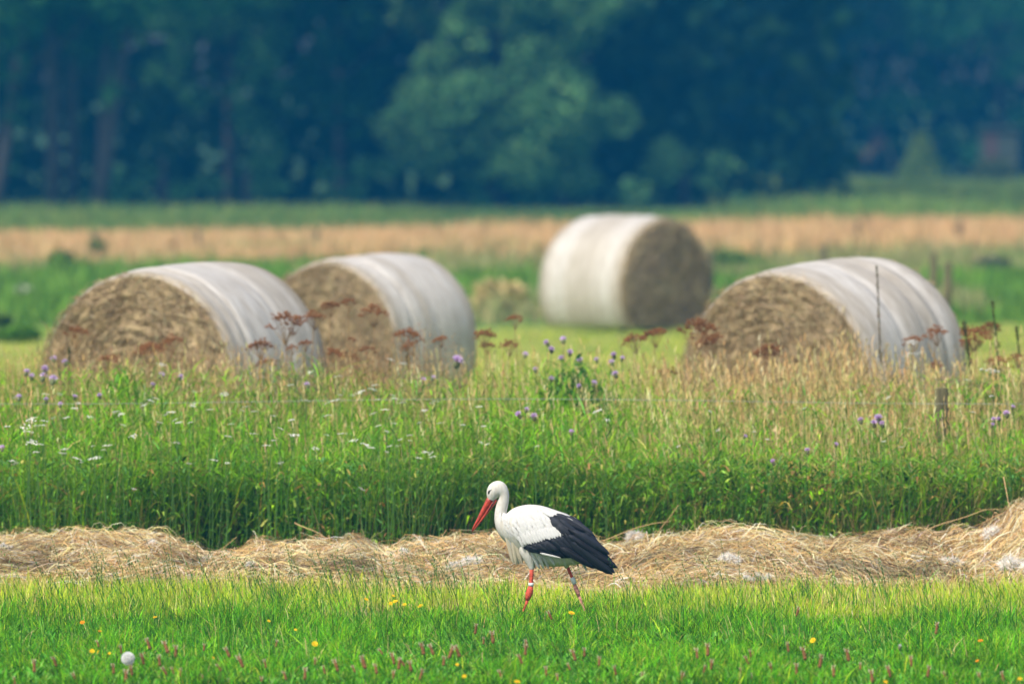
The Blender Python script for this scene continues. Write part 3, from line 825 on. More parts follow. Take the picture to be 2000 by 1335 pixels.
# ------------------------------------------------------------------ white yarrow
def yarrow_mesh(k):
    r = np.random.default_rng(300 + k)
    V, F3 = [], []
    off = 0
    for i in range(26):
        a = r.uniform(0, 6.28); rad = 0.5 * math.sqrt(r.random())
        c = np.array([rad * math.cos(a), rad * math.sin(a), 0.07 * (1 - 4 * rad * rad) + r.normal(0, 0.02)])
        s = r.uniform(0.05, 0.09)
        V.append(np.array([[1, 0, 0], [-1, 0, 0], [0, 1, 0], [0, -1, 0], [0, 0, .6], [0, 0, -.6]]) * s + c)
        F3.append(np.array([[0, 2, 4], [2, 1, 4], [1, 3, 4], [3, 0, 4], [2, 0, 5], [1, 2, 5], [3, 1, 5], [0, 3, 5]]) + off); off += 6
    return np_mesh("flower_head", np.concatenate(V), None, np.concatenate(F3), mat=M['yarrow'])
YV = [yarrow_mesh(k) for k in range(3)]
YAR = [(225, 805, 15), (335, 805, 16), (437, 770, 15), (60, 820, 18), (50, 835, 18), (58, 843, 12), (260, 852, 14), (312, 825, 12), (350, 825, 12), (372, 825, 10), (567, 752, 12), (597, 782, 14),
       (640, 812, 15), (655, 782, 17), (570, 820, 12), (575, 850, 17), (495, 847, 14), (445, 852, 14), (62, 865, 22), (345, 865, 14), (520, 870, 13), (715, 870, 20), (668, 847, 16), (690, 860, 14),
       (705, 766, 18), (845, 892, 12), (952, 867, 10), (315, 713, 18), (210, 870, 16), (186, 895, 20), (150, 896, 18), (707, 955, 12), (787, 710, 14), (762, 702, 12), (640, 787, 12), (85, 822, 14),
       (104, 816, 10), (175, 814, 12), (145, 797, 12), (280, 792, 12), (377, 790, 12), (15, 833, 14), (70, 883, 12), (120, 885, 12), (732, 752, 12), (605, 727, 12), (660, 735, 14), (1166, 803, 16),
       (1185, 820, 10), (1780, 668, 18), (1776, 693, 22), (1797, 690, 18), (1932, 725, 34), (1735, 776, 10), (545, 905, 10), (410, 800, 12), (240, 830, 10), (480, 795, 12), (800, 850, 12), (752, 800, 14),
       (905, 830, 12), (30, 905, 12), (370, 905, 10), (262, 955, 10), (1890, 742, 12), (690, 772, 12), (725, 760, 16)]
_r = np.random.default_rng(77)
YAR += [(float(_r.uniform(5, 960)), float(_r.uniform(765, 905)), float(_r.uniform(8, 13))) for _ in range(60)] + [(float(_r.uniform(1000, 1990)), float(_r.uniform(770, 880)), float(_r.uniform(7, 10))) for _ in range(14)]
labs = zoned(YAR, VZ, "small white flower cluster")
for i, (px, py, wpx) in enumerate(YAR):
    d = float(np.interp(py, [690, 760, 800, 830], [71.0, 68.4, 66.0, 65.75]))
    wid = wpx / F * d * 1.25
    def heads(root, p, wid=wid, me=YV[i % 3]):
        o = mesh_obj("flower_head", me, root); o.location = p; o.scale = (wid, wid, wid); o.rotation_euler = (rng.normal(0, 0.2), rng.normal(0, 0.25), rng.uniform(0, 6))
    put_stemmed("white_flower", px, py, d, heads, stem_green_me, labs[i], "flower", "white flower clusters in the verge", drop=0.0)

# ------------------------------------------------------------------ dock spikes
def dock(px, py_top, d, lean, lab, thick=0.02, dark=(0.09, 0.11, 0.045)):
    top = at(px, py_top, d)
    root = empty("dock_plant", (top.x - lean, top.y, 0)); tag(root, lab, "weed", "dark dock spikes at the right")
    h = top.z
    tube_obj("stem", np.array([[0, 0, 0], [lean * 0.35, 0, h * 0.5], [lean, 0, h]]), [0.006, 0.005, 0.002] if thick > 0.01 else [0.003, 0.002, 0.001], M['stem_green'] if thick > 0.01 else M['stem_tan'], root, 5)
    n = 420
    t = rng.uniform(0.62, 1.0, n)
    c = np.stack([lean * t ** 1.6, np.zeros(n), h * t], 1)
    r = thick * (0.35 + 0.9 * (vnoise(t * 26, t * 0, 81) > 0.4)) * (1.15 - t)[:] * 2.2
    c[:, :2] += rng.normal(0, 1, (n, 2)) * r[:, None] * 0.6
    V, f4, f3, C = blades(c, rng.uniform(0.008, 0.02, n), rng.uniform(0.006, 0.011, n), rng.uniform(0, 1, n), np.zeros(n), pick([dark, (0.11, 0.08, 0.035), (0.07, 0.1, 0.03)], n, 0.2), 2)
    tag(mesh_obj("seed_clusters", np_mesh("seed_clusters", V, f4, f3, C, M['dry']), root), kind="stuff")
dock(1712, 520, 73.5, -0.05, "tall thin dock spike in front of the right bale's net wrap", 0.008, (0.36, 0.30, 0.2))
dock(1882, 628, 72.2, -0.12, "thick dark green dock spike leaning left at the right bale's rim", 0.03)
dock(1938, 590, 72.4, -0.10, "tallest dark dock spike right of the right bale", 0.022)
dock(1985, 640, 72.3, -0.08, "dark dock spike beside the right picture edge", 0.022)
dock(797, 690, 71.9, 0.0, "short dark dock spike before the second bale's net wrap", 0.02)
dock(135, 680, 72.4, 0.0, "short green dock spike before the leftmost bale's left rim", 0.018, (0.06, 0.14, 0.04))

# ------------------------------------------------------------------ near fence
FD = 68.0
def build_fence():
    root = empty("wire_fence", (X(1842, FD), FD, 0))
    tag(root, "old wire stock fence with one short wooden post standing in the verge", "fence")
    H = at(1842, 757, FD).z
    P = [[0, 0, 0], [0.005, 0, H * 0.4], [-0.004, 0, H * 0.8], [-0.01, 0, H - 0.01], [-0.01, 0, H]]
    for px in (1842, 1250 - 1800):
        o = tube_obj("post", np.array(P), [0.048, 0.047, 0.045, 0.043, 0.03], M['post'], root, 9)
        o.location.x = X(px, FD) - root.location.x
    for py in (783,):
        z = at(1000, py, FD).z
        xs = np.linspace(-8.5, 6, 30)
        PP = np.stack([xs, np.full(30, -0.06), z + 0.015 * np.cos(xs * 1.1)], 1)
        PP[:, 0] -= root.location.x
        tube_obj("wire", PP, [0.0013] * 30, M['wire'], root, 4)
build_fence()

# ------------------------------------------------------------------ bales
def bale_materials():
    m, n, l, p, out = new_mat("bale_net_wrap")
    tc = n.new("ShaderNodeTexCoord")
    def noise(stretch, scale, detail=6):
        mp = n.new("ShaderNodeMapping"); mp.inputs["Scale"].default_value = stretch
        l.new(tc.outputs["UV"], mp.inputs[0])
        t = n.new("ShaderNodeTexNoise"); t.inputs["Scale"].default_value = scale; t.inputs["Detail"].default_value = detail
        l.new(mp.outputs[0], t.inputs["Vector"]); return t
    t1 = noise((3.6, 0.12, 1), 1.0, 3)             # broad bands around the bale
    t2 = noise((75, 5, 1), 1.0, 8)             # fine mesh streaks
    r = n.new("ShaderNodeValToRGB")
    r.color_ramp.elements[0].position = 0.36; r.color_ramp.elements[0].color = (0.36, 0.30, 0.22, 1)
    r.color_ramp.elements[1].position = 0.56; r.color_ramp.elements[1].color = (0.63, 0.61, 0.575, 1)
    l.new(t1.outputs[0], r.inputs[0])
    r2 = n.new("ShaderNodeValToRGB")
    r2.color_ramp.elements[0].position = 0.35; r2.color_ramp.elements[0].color = (0.68, 0.64, 0.58, 1)
    r2.color_ramp.elements[1].position = 0.6; r2.color_ramp.elements[1].color = (1, 1, 1, 1)
    l.new(t2.outputs[0], r2.inputs[0])
    mm = n.new("ShaderNodeMix"); mm.data_type = 'RGBA'; mm.blend_type = 'MULTIPLY'; mm.inputs[0].default_value = 1
    at_ = n.new("ShaderNodeAttribute"); at_.attribute_name = "tint"
    l.new(at_.outputs["Color"], mm.inputs[6]); l.new(r2.outputs[0], mm.inputs[7])
    l.new(mm.outputs[2], p.inputs["Base Color"])
    p.inputs["Roughness"].default_value = 0.55
    b = n.new("ShaderNodeBump"); b.inputs["Strength"].default_value = 0.5; b.inputs["Distance"].default_value = 0.02
    l.new(t2.outputs[0], b.inputs["Height"]); l.new(b.outputs[0], p.inputs["Normal"])
    M['net'] = m
    m, n, l, p, out = new_mat("bale_hay_end")
    tc = n.new("ShaderNodeTexCoord")
    t = n.new("ShaderNodeTexNoise"); t.inputs["Scale"].default_value = 5; t.inputs["Detail"].default_value = 8
    l.new(tc.outputs["Object"], t.inputs["Vector"])
    r = n.new("ShaderNodeValToRGB")
    r.color_ramp.elements[0].position = 0.35; r.color_ramp.elements[0].color = (0.27, 0.20, 0.11, 1)
    r.color_ramp.elements[1].position = 0.68; r.color_ramp.elements[1].color = (0.48, 0.38, 0.22, 1)
    l.new(t.outputs[0], r.inputs[0]); l.new(r.outputs[0], p.inputs["Base Color"])
    p.inputs["Roughness"].default_value = 0.9; p.inputs["Specular IOR Level"].default_value = 0.1
    b = n.new("ShaderNodeBump"); b.inputs["Strength"].default_value = 1; b.inputs["Distance"].default_value = 0.03
    l.new(t.outputs[0], b.inputs["Height"]); l.new(b.outputs[0], p.inputs["Normal"])
    M['hay_end'] = m
bale_materials()

def rim_straw(root, R, L, sink, tilt, seed):
    r = np.random.default_rng(seed + 90); n = 900
    a = r.uniform(0, 2 * np.pi, n); s = -1
    rr = R * r.uniform(0.90, 0.975, n)
    tl = math.tan(math.radians(tilt)); cz = R - sink
    x0 = s * (L / 2 + 0.02)
    P0 = np.stack([np.full(n, x0), rr * np.cos(a), rr * np.sin(a) + cz + x0 * tl], 1)
    tang = np.stack([r.normal(-0.4, 0.5, n), -np.sin(a), np.cos(a)], 1) * np.where(r.random(n) < 0.5, 1, -1)[:, None]
    out = np.stack([np.zeros(n), np.cos(a), np.sin(a)], 1)
    ln = r.uniform(0.03, 0.11, n)
    t = np.linspace(0, 1, 4)
    P = P0[:, None] + tang[:, None] * (ln[:, None] * t)[..., None] + out[:, None] * (ln[:, None] * r.uniform(0.0, 0.55, n)[:, None] * t ** 1.5)[..., None]
    P[..., 2] = np.maximum(P[..., 2], 0.02)
    wd = r.normal(0, 1, (n, 3)); wd /= np.linalg.norm(wd, axis=1)[:, None]
    o = mesh_obj("rim_straw", np_mesh("rim_straw", *ribbons(P, wd, r.uniform(0.003, 0.007, n), [0.8, 1, 0.8, 0.2], pick([(0.45, 0.35, 0.2), (0.36, 0.28, 0.16), (0.55, 0.45, 0.28)], n)), mat=M['dry']), root)
    tag(o, kind="stuff")

def bale(px_face, d, th_deg, R, L, sink, lab, seed, tilt=2.5, brown=1.0):
    """round bale: local X is its axis, the visible face at -L/2"""
    th = math.radians(th_deg)
    face = Vector((X(px_face, d), d, 0))
    ax = Vector((math.sin(th), math.cos(th), 0))
    c = face + ax * L / 2
    root = empty("hay_bale", (c.x, c.y, 0), math.atan2(ax.y, ax.x))
    tag(root, lab, "hay bale", "round net wrapped hay bales in the field")
    r = np.random.default_rng(seed)
    nu, nv = 90, 128
    u = np.linspace(-1, 1, nu); a = np.linspace(0, 2 * np.pi, nv, endpoint=False)
    grooves = sum(r.uniform(0.004, 0.014) * np.exp(-((u - g) / r.uniform(0.04, 0.08)) ** 2) for g in r.uniform(-0.85, 0.85, 5))
    prof = R * (1 - 0.035 * np.abs(u) ** 3 - 0.03 * np.clip((np.abs(u) - 0.9) / 0.1, 0, 1) ** 2) - grooves
    U, A = np.meshgrid(u, a, indexing='ij')
    rad = prof[:, None] + 0.012 * (vnoise(U * 5 + 10, np.cos(A) * 3 + 7, seed) - 0.5) + 0.02 * (vnoise(np.sin(A) * 2 + 9, np.cos(A) * 2 + 5, seed + 1) - 0.5)
    cz = R - sink
    tl = math.tan(math.radians(tilt))
    def place(x, y, z):
        z2 = z + cz + x * tl
        low = z2 < 0.06
        z3 = np.where(low, 0.06 - (0.06 - z2) * 0.04, z2)
        y2 = y * (1 + 0.05 * np.clip(1 - z2 / R, 0, 1))
        return np.stack([x, y2, np.maximum(z3, -0.02)], -1)
    Xs = U * L / 2
    V = place(Xs, rad * np.cos(A), rad * np.sin(A)).reshape(-1, 3)
    f = []
    for i in range(nu - 1):
        j = np.arange(nv); j2 = (j + 1) % nv
        f.append(np.stack([i * nv + j, i * nv + j2, (i + 1) * nv + j2, (i + 1) * nv + j], 1))
    f = np.concatenate(f)
    bnd = vnoise(U * 4.3 + seed, A * 0 + 1, seed + 20) * 0.75 + 0.25 * vnoise(U * 13 + seed, np.cos(A) * 0.8 + 3, seed + 21)
    tan_ = np.clip((bnd - 0.52) * 5, 0, 1) * 0.5 + np.clip((np.abs(U + 0.03) - 0.70) * 5, 0, 1) * (0.55 + 0.4 * vnoise(U * 20, np.cos(A) * 2 + 5, seed + 22))
    tan_ = np.clip(tan_, 0, 1)[..., None]
    wc = (1 - tan_) * np.array([0.60, 0.575, 0.54]) + tan_ * np.array([0.40, 0.345, 0.26])
    me = np_mesh("net_wrap", V, f, col=wc.reshape(-1, 3), mat=M['net'], smooth=True)
    uv = me.uv_layers.new(name="UVMap")
    vi = np.zeros(len(me.loops), np.int32); me.loops.foreach_get("vertex_index", vi)
    jj = vi % nv; ii = vi // nv
    ang = jj / nv
    # last column wraps: use 1.0 for loops of the closing faces
    fi = np.arange(len(vi)) // 4
    closing = (fi % nv) == nv - 1
    ang = np.where(closing & (jj == 0), 1.0, ang)
    uvs = np.stack([u[ii] * L / 2 + seed * 3.1, ang * 5.0], 1).astype(np.float32)
    uv.data.foreach_set("uv", uvs.ravel())
    mesh_obj("net_wrap", me, root)
    rim_straw(root, R, L, sink, tilt, seed)
    # end faces
    for s in (-1, 1):
        nr = 40
        rr = np.linspace(1, 0.0, nr)
        RR, AA = np.meshgrid(rr, a, indexing='ij')
        edge = rad[0] if s < 0 else rad[-1]
        spiral = 0.014 * np.sin((RR * R * 2 * np.pi / 0.075) + AA + 2 * vnoise(np.cos(AA) * 3 + 4, np.sin(AA) * 3 + 4, seed + 4))
        lump = 0.05 * (vnoise(RR * np.cos(AA) * 6 + 20, RR * np.sin(AA) * 6 + 20, seed + 5) - 0.5) + 0.04 * (vnoise(RR * np.cos(AA) * 15 + 20, RR * np.sin(AA) * 15 + 20, seed + 6) - 0.5)
        bulge = 0.05 * (1 - RR ** 2) + 0.03 * (1 - RR ** 8)
        fadeE = np.clip((1 - RR) * 12, 0, 1)
        xx = s * (L / 2 + bulge + (spiral + lump) * fadeE)
        V = place(xx, RR * edge[None, :] * np.cos(AA), RR * edge[None, :] * np.sin(AA)).reshape(-1, 3)
        f = []
        for i in range(nr - 1):
            j = np.arange(nv); j2 = (j + 1) % nv
            q = np.stack([i * nv + j, i * nv + j2, (i + 1) * nv + j2, (i + 1) * nv + j], 1)
            f.append(q if s > 0 else q[:, ::-1])
        mesh_obj("hay_end", np_mesh("hay_end", V, np.concatenate(f), mat=M['hay_end'], smooth=True), root)
        # straw lying in the spiral
        n = 6500 if s < 0 else 900
        r0 = R * np.sqrt(r.uniform(0.0, 0.96, n)); a0 = r.uniform(0, 2 * np.pi, n); ln = r.uniform(0.03, 0.13, n)
        t = np.linspace(-0.5, 0.5, 4)
        dev = r.normal(0, 0.6, n)
        aa = a0[:, None] + ln[:, None] * t[None, :] / (r0[:, None] + 0.12)
        rr_ = np.clip(r0[:, None] + ln[:, None] * t[None, :] * dev[:, None], 0, R * 0.985)
        xq = s * (L / 2 + 0.05 * (1 - (rr_ / R) ** 2) + 0.03 * (1 - (rr_ / R) ** 8) + 0.012 + r.uniform(0, 0.03, n)[:, None] * (1 - 2 * t[None, :] ** 2))
        P = place(xq, rr_ * 0.97 * np.cos(aa), rr_ * 0.97 * np.sin(aa))
        wd = np.stack([r.uniform(0.2, 1, n), r.normal(0, 0.5, n), r.normal(0, 0.5, n)], 1); wd /= np.linalg.norm(wd, axis=1)[:, None]
        colr = pick([(0.42, 0.33, 0.20), (0.36, 0.285, 0.17), (0.48, 0.39, 0.26), (0.27, 0.22, 0.13), (0.37, 0.33, 0.20)], n, 0.10, [4, 4, 2, 1.2, 2]) * brown
        V, f4, f3, C = ribbons(P, wd, r.uniform(0.004, 0.009, n), [0.6, 1, 0.9, 0.2], np.clip(colr, 0.01, 0.8))
        o = mesh_obj("spiral_straw", np_mesh("spiral_straw", V, f4, f3, C, M['dry']), root)
        tag(o, kind="stuff")
bale(267, 76.3, 29.5, 0.80, 1.25, 0.0, "leftmost hay bale, its tan spiral face turned to the left", 11)
bale(636, 91.4, 35, 0.72, 1.15, 0.0, "second hay bale from the left, half hidden behind the leftmost one", 12)
bale(1299, 130.0, -47, 0.80, 1.25, 0.28, "farthest hay bale with its dark brown face turned right, in the open field", 13, tilt=0, brown=1.1)  # straw colour lifted on this bale to offset the shade on its face
bale(1512, 77.6, 35, 0.80, 1.25, 0.0, "rightmost hay bale with grooved white net wrap and coarse tan face", 14, tilt=4.5)

# ------------------------------------------------------------------ field vegetation beyond the verge
def field_tufts():
    n = 32000
    y = rng.uniform(72.5, 131, n); x = rng.uniform(-1, 1, n) * (y * 1000 / F + 1)
    c = vnoise(x * 0.6, y * 0.25, 91)
    V, f4, f3, C = blades(np.stack([x, y, np.full(n, -0.01)], 1), rng.uniform(0.03, 0.10, n) * (0.7 + 0.6 * c), rng.uniform(0.008, 0.02, n), rng.uniform(0, 0.6, n), np.zeros(n),
                          pick([(0.42, 0.52, 0.08), (0.48, 0.56, 0.12), (0.58, 0.52, 0.2), (0.28, 0.46, 0.05)], n, 0.12), 2)
    o = mesh_obj("stubble", np_mesh("stubble", V, f4, f3, C, M['grass']))
    tag(o, "pale yellow green mown stubble around the bales", "stubble", kind="stuff")
    n = 30000
    y = rng.uniform(133, 192, n); x = rng.uniform(-1, 1, n) * (y * 1000 / F + 1)
    c = vnoise(x * 0.35, y * 0.09, 92); c2 = vnoise(x * 0.9, y * 0.3, 93)
    green = pick([(0.12, 0.27, 0.06), (0.16, 0.32, 0.07), (0.09, 0.2, 0.05)], n, 0.14)
    dryc = pick([(0.42, 0.38, 0.17), (0.32, 0.36, 0.13), (0.30, 0.30, 0.14)], n, 0.14)
    far = np.clip((y - 158) / 25, 0, 1)
    col = np.where((c + 0.35 * far - 0.25 * (x > 6.0) * (y < 165) + 0.25 * ((x > -1.5) & (x < 1.2) & (y < 172)) > 0.54)[:, None], dryc, green) * (0.8 + 0.4 * c2)[:, None]
    V, f4, f3, C = blades(np.stack([x, y, np.full(n, -0.01)], 1), rng.uniform(0.12, 0.34, n) * (0.45 + c2), rng.uniform(0.025, 0.05, n), rng.uniform(0, 0.7, n), np.zeros(n), np.clip(col, 0, 0.8), 2)
    o = mesh_obj("rough_pasture", np_mesh("rough_pasture", V, f4, f3, C, M['grass']))
    tag(o, "blurred green and straw pasture grass behind the bales", "grass", kind="stuff")
    n = 28000
    y0 = rng.uniform(181, 214, n); x = rng.uniform(-1, 1, n) * 12; y = y0 + 1.1 * x
    c2 = vnoise(x * 0.5, y * 0.2, 94)
    V, f4, f3, C = blades(np.stack([x, y, np.full(n, -0.01)], 1), rng.uniform(0.2, 0.4, n) * (0.7 + 0.5 * c2), rng.uniform(0.03, 0.06, n), rng.uniform(0, 0.4, n), np.zeros(n),
                          pick([(0.68, 0.45, 0.20), (0.62, 0.42, 0.19), (0.72, 0.52, 0.28), (0.50, 0.40, 0.18)], n, 0.1), 2)
    o = mesh_obj("dry_grass_band", np_mesh("dry_grass_band", V, f4, f3, C, M['dry']))
    tag(o, "long band of ripe tan grass crossing the far field", "grass", kind="stuff")
    n = 40000
    y0 = rng.uniform(215, 330, n); x = rng.uniform(-1, 1, n) * 15; y = y0 + 1.1 * x; k_ = (y < np.where(x > 4.5, 330, 251)); x, y = x[k_], y[k_]; n = len(x)
    bright = vnoise(x * 0.25, y * 0.05, 96)
    V, f4, f3, C = blades(np.stack([x, y, np.full(n, -0.01)], 1), rng.uniform(0.12, 0.3, n) * (0.7 + bright), rng.uniform(0.03, 0.06, n), rng.uniform(0, 0.5, n), np.zeros(n),
                          pick([(0.13, 0.24, 0.10), (0.16, 0.27, 0.10), (0.12, 0.20, 0.08), (0.24, 0.29, 0.13)], n, 0.12) * (0.75 + 0.5 * bright)[:, None], 2)
    o = mesh_obj("wood_edge_grass", np_mesh("wood_edge_grass", V, f4, f3, C, M['weeds']))
    tag(o, "dull green grass strip before the wood", "grass", kind="stuff")
field_tufts()

def shrub(px, py_base, d, w_, h_, lab, pal, name="field_shrub", n=700):
    leafy = (0.04, 0.09)
    base = Vector((X(px, d), d, 0))
    u = rng.normal(0, 1, (n, 3)); u /= np.linalg.norm(u, axis=1)[:, None]
    c = u * (rng.uniform(0.3, 1, n) ** 0.5)[:, None] * np.array([w_ / 2, w_ / 2, h_ * 0.55])
    c[:, 2] = np.abs(c[:, 2] + h_ * 0.45)
    V, f4, f3, C = blades(c, rng.uniform(0.03, 0.09, n), rng.uniform(*leafy, n), rng.uniform(0.3, 2, n), rng.uniform(0, 0.6, n), pick(pal, n, 0.2), 2)
    root = empty(name, base); tag(root, lab, "shrub")
    mesh_obj("foliage", np_mesh("foliage", V, f4, f3, C, M['leaf']), root)
    for q in range(3):
        a = rng.uniform(-0.3, 0.3, 2) * w_
        tube_obj("stem", np.array([[0, 0, 0], [a[0] * .6, a[1] * .6, h_ * 0.4], [a[0], a[1], h_ * 0.8]]), [0.03, 0.02, 0.01], M['bark'], root, 5)
DG = [(0.16, 0.28, 0.11), (0.20, 0.33, 0.14), (0.13, 0.22, 0.10)]
shrub(118, 540, 170, 0.42, 0.34, "dark low shrub behind the left bale, nearest the left edge", DG)
shrub(190, 530, 176, 0.3, 0.42, "dark narrow shrub beside a post left of the leftmost bale's top", DG)
shrub(8, 640, 131, 0.12, 0.14, "small dark shrub at the left edge of the pasture", DG)
shrub(35, 665, 124, 0.5, 0.16, "low dark green weed patch left of the leftmost bale", [(0.12, 0.28, 0.05), (0.16, 0.34, 0.06)])
shrub(830, 520, 180, 0.5, 0.2, "greyish green low shrub between the middle bales", DG)
shrub(1425, 512, 176, 0.5, 0.24, "grey green shrub right of the far bale", DG)
shrub(1940, 528, 168, 0.62, 0.26, "grey twiggy shrub at the right of the pasture", [(0.12, 0.13, 0.11), (0.16, 0.16, 0.14), (0.06, 0.08, 0.05)])
shrub(1990, 540, 160, 0.3, 0.24, "dark shrub at the right picture edge in the pasture", DG)
shrub(975, 610, 140, 0.8, 0.42, "straw coloured dead weed patch left of the far bale", [(0.66, 0.53, 0.27), (0.56, 0.48, 0.22)], "dead_weeds", 500)
shrub(1800, 372, 322, 1.5, 1.42, "pale green conical bush at the edge of the right wood", [(0.14, 0.24, 0.10), (0.18, 0.28, 0.12), (0.1, 0.19, 0.08)], "conical_bush", 10)

# white flowering patch, left pasture
_o = fluff(45, 566, 34, 150, "pale whitish flower clump in the pasture left of the leftmost bale", 500)

# far fence posts
def far_post(px, py_top, d, w_, lab, h=None):
    top = at(px, py_top, d)
    o = tube_obj("fence_post", np.array([[0, 0, -0.05], [0, 0, top.z * 0.5], [0.01, 0, top.z]]), [w_, w_, w_ * 0.85], M['post'], None, 7)
    o.location = (top.x, top.y, 0)
    tag(o, lab, "fence post", "posts in the far field")
for a in [(184, 452, 182, 0.05, "thin post in the tan grass left of the leftmost bale"),
          (386, 452, 186, 0.045, "thin post in the tan grass above the leftmost bale"),
          (618, 448, 190, 0.045, "thin post in the tan grass above the second bale"),
          (1340, 437, 196, 0.045, "thin post in the tan grass right of the far bale"),
          (1675, 432, 198, 0.045, "thin post in the tan grass above the right bale"),
          (1872, 430, 200, 0.045, "thin post in the tan grass near the right edge"),
          (1384, 488, 150, 0.07, "stout dark post touching the far bale's right rim"),
          (1608, 480, 160, 0.06, "dark post top just above the right bale"),
          (1822, 494, 128, 0.05, "dark post behind the right bale's shoulder"),
          (1850, 512, 122, 0.05, "shorter brown post right of the right bale's shoulder")]:
    far_post(*a)

# ------------------------------------------------------------------ woods
def crown(blobs, n_per, leaf, pal, r):
    """blobs: list of (x,y,z, rx,ry,rz); leaves on shells of clumps"""
    Cs, wv = [], []
    for b in blobs:
        n = int(n_per * b[3] * b[5])
        u = r.normal(0, 1, (n, 3)); u /= np.linalg.norm(u, axis=1)[:, None]
        k = r.uniform(0.45, 1.06, n) ** 0.6
        lum = 0.82 + 0.36 * vnoise(u[:, 0] * 3 + b[0], u[:, 2] * 3 + b[2], 7)
        p = np.array(b[:3]) + u * (k * lum)[:, None] * np.array(b[3:6])
        keep = r.random(n) < 0.55 + 0.6 * vnoise(p[:, 0] * 1.4, p[:, 2] * 1.4 + p[:, 1], 8)
        Cs.append(p[keep])
    c = np.concatenate(Cs); c = c[c[:, 2] > 0.05]
    n = len(c)
    s = r.uniform(0.6, 1.3, n) * leaf
    A = r.normal(0, 1, (n, 3)); A /= np.linalg.norm(A, axis=1)[:, None]
    B = np.cross(A, r.normal(0, 1, (n, 3))); B /= np.linalg.norm(B, axis=1)[:, None]
    V = np.stack([c - A * s[:, None] * .5, c + B * s[:, None] * .32, c + A * s[:, None] * .5, c - B * s[:, None] * .32], 1).reshape(-1, 3)
    f = np.arange(n * 4).reshape(-1, 4)
    col = np.repeat(pick(pal, n, 0.2), 4, 0)
    return V, f, col

def tree(px, d, height, blobs_px, lab, pal, seed, trunks=(), leaf=0.16, group="trees at the wood's edge", name="broadleaf_tree", dens=900, cat="tree"):
    """blobs_px: (px, py, rx_px, rz_px, dy) in picture measures; upper crown above the frame added up to height"""
    r = np.random.default_rng(seed)
    base = Vector((X(px, d), d, 0))
    root = empty(name, base); tag(root, lab, cat, group)
    s = d / F
    B = []
    for (bx, by, rx, rz, dy) in blobs_px:
        p = at(bx, by, d + dy - 1.6)
        # break every mass into lumps
        m = max(3, int(rx * rz / 1600))
        for q in range(m):
            a, b = r.uniform(-0.75, 0.75), r.uniform(-0.75, 0.75)
            k = r.uniform(0.34, 0.55)
            B.append((p.x - base.x + a * rx * s, p.y - base.y + r.uniform(-0.6, 0.6), p.z + b * rz * s, rx * s * k, rx * s * k, rz * s * k))
    top0 = 4.6
    if height > top0:
        w0 = height * 0.26
        for q in range(int(height * 3.0)):
            z = r.uniform(top0, height)
            wz = w0 * math.sqrt(max(0.05, 1 - ((z - height * 0.55) / (height * 0.5)) ** 2))
            B.append((r.uniform(-wz, wz), r.uniform(-wz, wz) * 0.9 - 0.7, z, r.uniform(0.8, 1.5), r.uniform(0.8, 1.5), r.uniform(0.6, 1.2)))  # unseen crown lumps, set forward so they shade the foliage below
    V, f, col = crown(B, dens * 0.85, leaf, pal, r)
    mesh_obj("crown", np_mesh("crown", V, f, col=col, mat=M['leaf']), root)
    tr = trunks or [(0.0, 0.0, 0.12)]
    for (x0, x1, rad) in tr:
        z1 = max(1.2, height * 0.75)
        k = 8; t = np.linspace(0, 1, k)
        P = np.stack([x0 + (x1 - x0) * t, (0.15 if px < 250 else 3.2) + 0.1 * np.sin(t * 5 + seed), t * z1 - 0.05], 1)
        tube_obj("trunk", P, rad * (1.25 - 0.85 * t), M['bark'], root, 9)
        if height > 3:
            for q in range(4):
                tq = r.uniform(0.3, 0.85); ang = r.uniform(0, 6.28); ll = height * 0.18
                p0 = np.array([x0 + (x1 - x0) * tq, 0.15, tq * z1])
                p1 = p0 + [ll * math.cos(ang), ll * math.sin(ang), ll * 0.8]
                tube_obj("limb", np.array([p0, (p0 + p1) / 2 + [0, 0, -0.1], p1]), [rad * 0.45, rad * 0.3, rad * 0.12], M['bark'], root, 6)
    return root
G1 = [(0.03, 0.12, 0.055), (0.045, 0.17, 0.075), (0.015, 0.08, 0.04)]
G2 = [(0.065, 0.2, 0.12), (0.09, 0.25, 0.14), (0.05, 0.16, 0.09)]
G3 = [(0.008, 0.03, 0.02), (0.013, 0.045, 0.026)]  # leaf colour darkened to put the wood's inner shade into the leaves
G4 = [(0.085, 0.22, 0.14), (0.12, 0.27, 0.17), (0.06, 0.17, 0.11)]
# front row, left to right
tree(20, 252, 11, [(20, 60, 70, 90, 0.8), (0, 180, 60, 90, 1.0)], "leftmost tree of the wood with a trunk leaning right", G1, 1, [(-0.35, 0.9, 0.13)], dens=700)
tree(105, 253, 14, [(60, 30, 90, 60, 1.2), (170, 90, 70, 80, 1.2)], "tall straight trunked tree at the left of the wood", G1, 2, [(0, -0.1, 0.16)], dens=600)
tree(140, 253.6, 13, [(160, 20, 80, 60, 1.0)], "slimmer trunked tree just right of the tall straight one", G1, 3, [(0, 0.05, 0.11)], dens=600)
tree(190, 252.5, 12, [(225, 20, 70, 70, 0.7), (215, 215, 30, 60, 0.4)], "tree with forked trunk leaning right in the left wood", G1, 4, [(0.0, 1.4, 0.14), (0.0, 0.5, 0.09)], dens=600)
tree(440, 262, 8, [(400, 85, 70, 80, 0), (520, 120, 90, 80, 0), (480, 220, 80, 90, 0), (350, 190, 70, 70, 0.4)], "broad leafy tree left of the wood's middle", G2, 5, dens=900)
tree(660, 264, 13, [(640, 60, 80, 80, 0.5), (700, 150, 80, 70, 0.6), (600, 190, 70, 70, 0.6), (680, 250, 70, 60, 0.4)], "darker tree left of the big pale willow", G1, 6, dens=800)
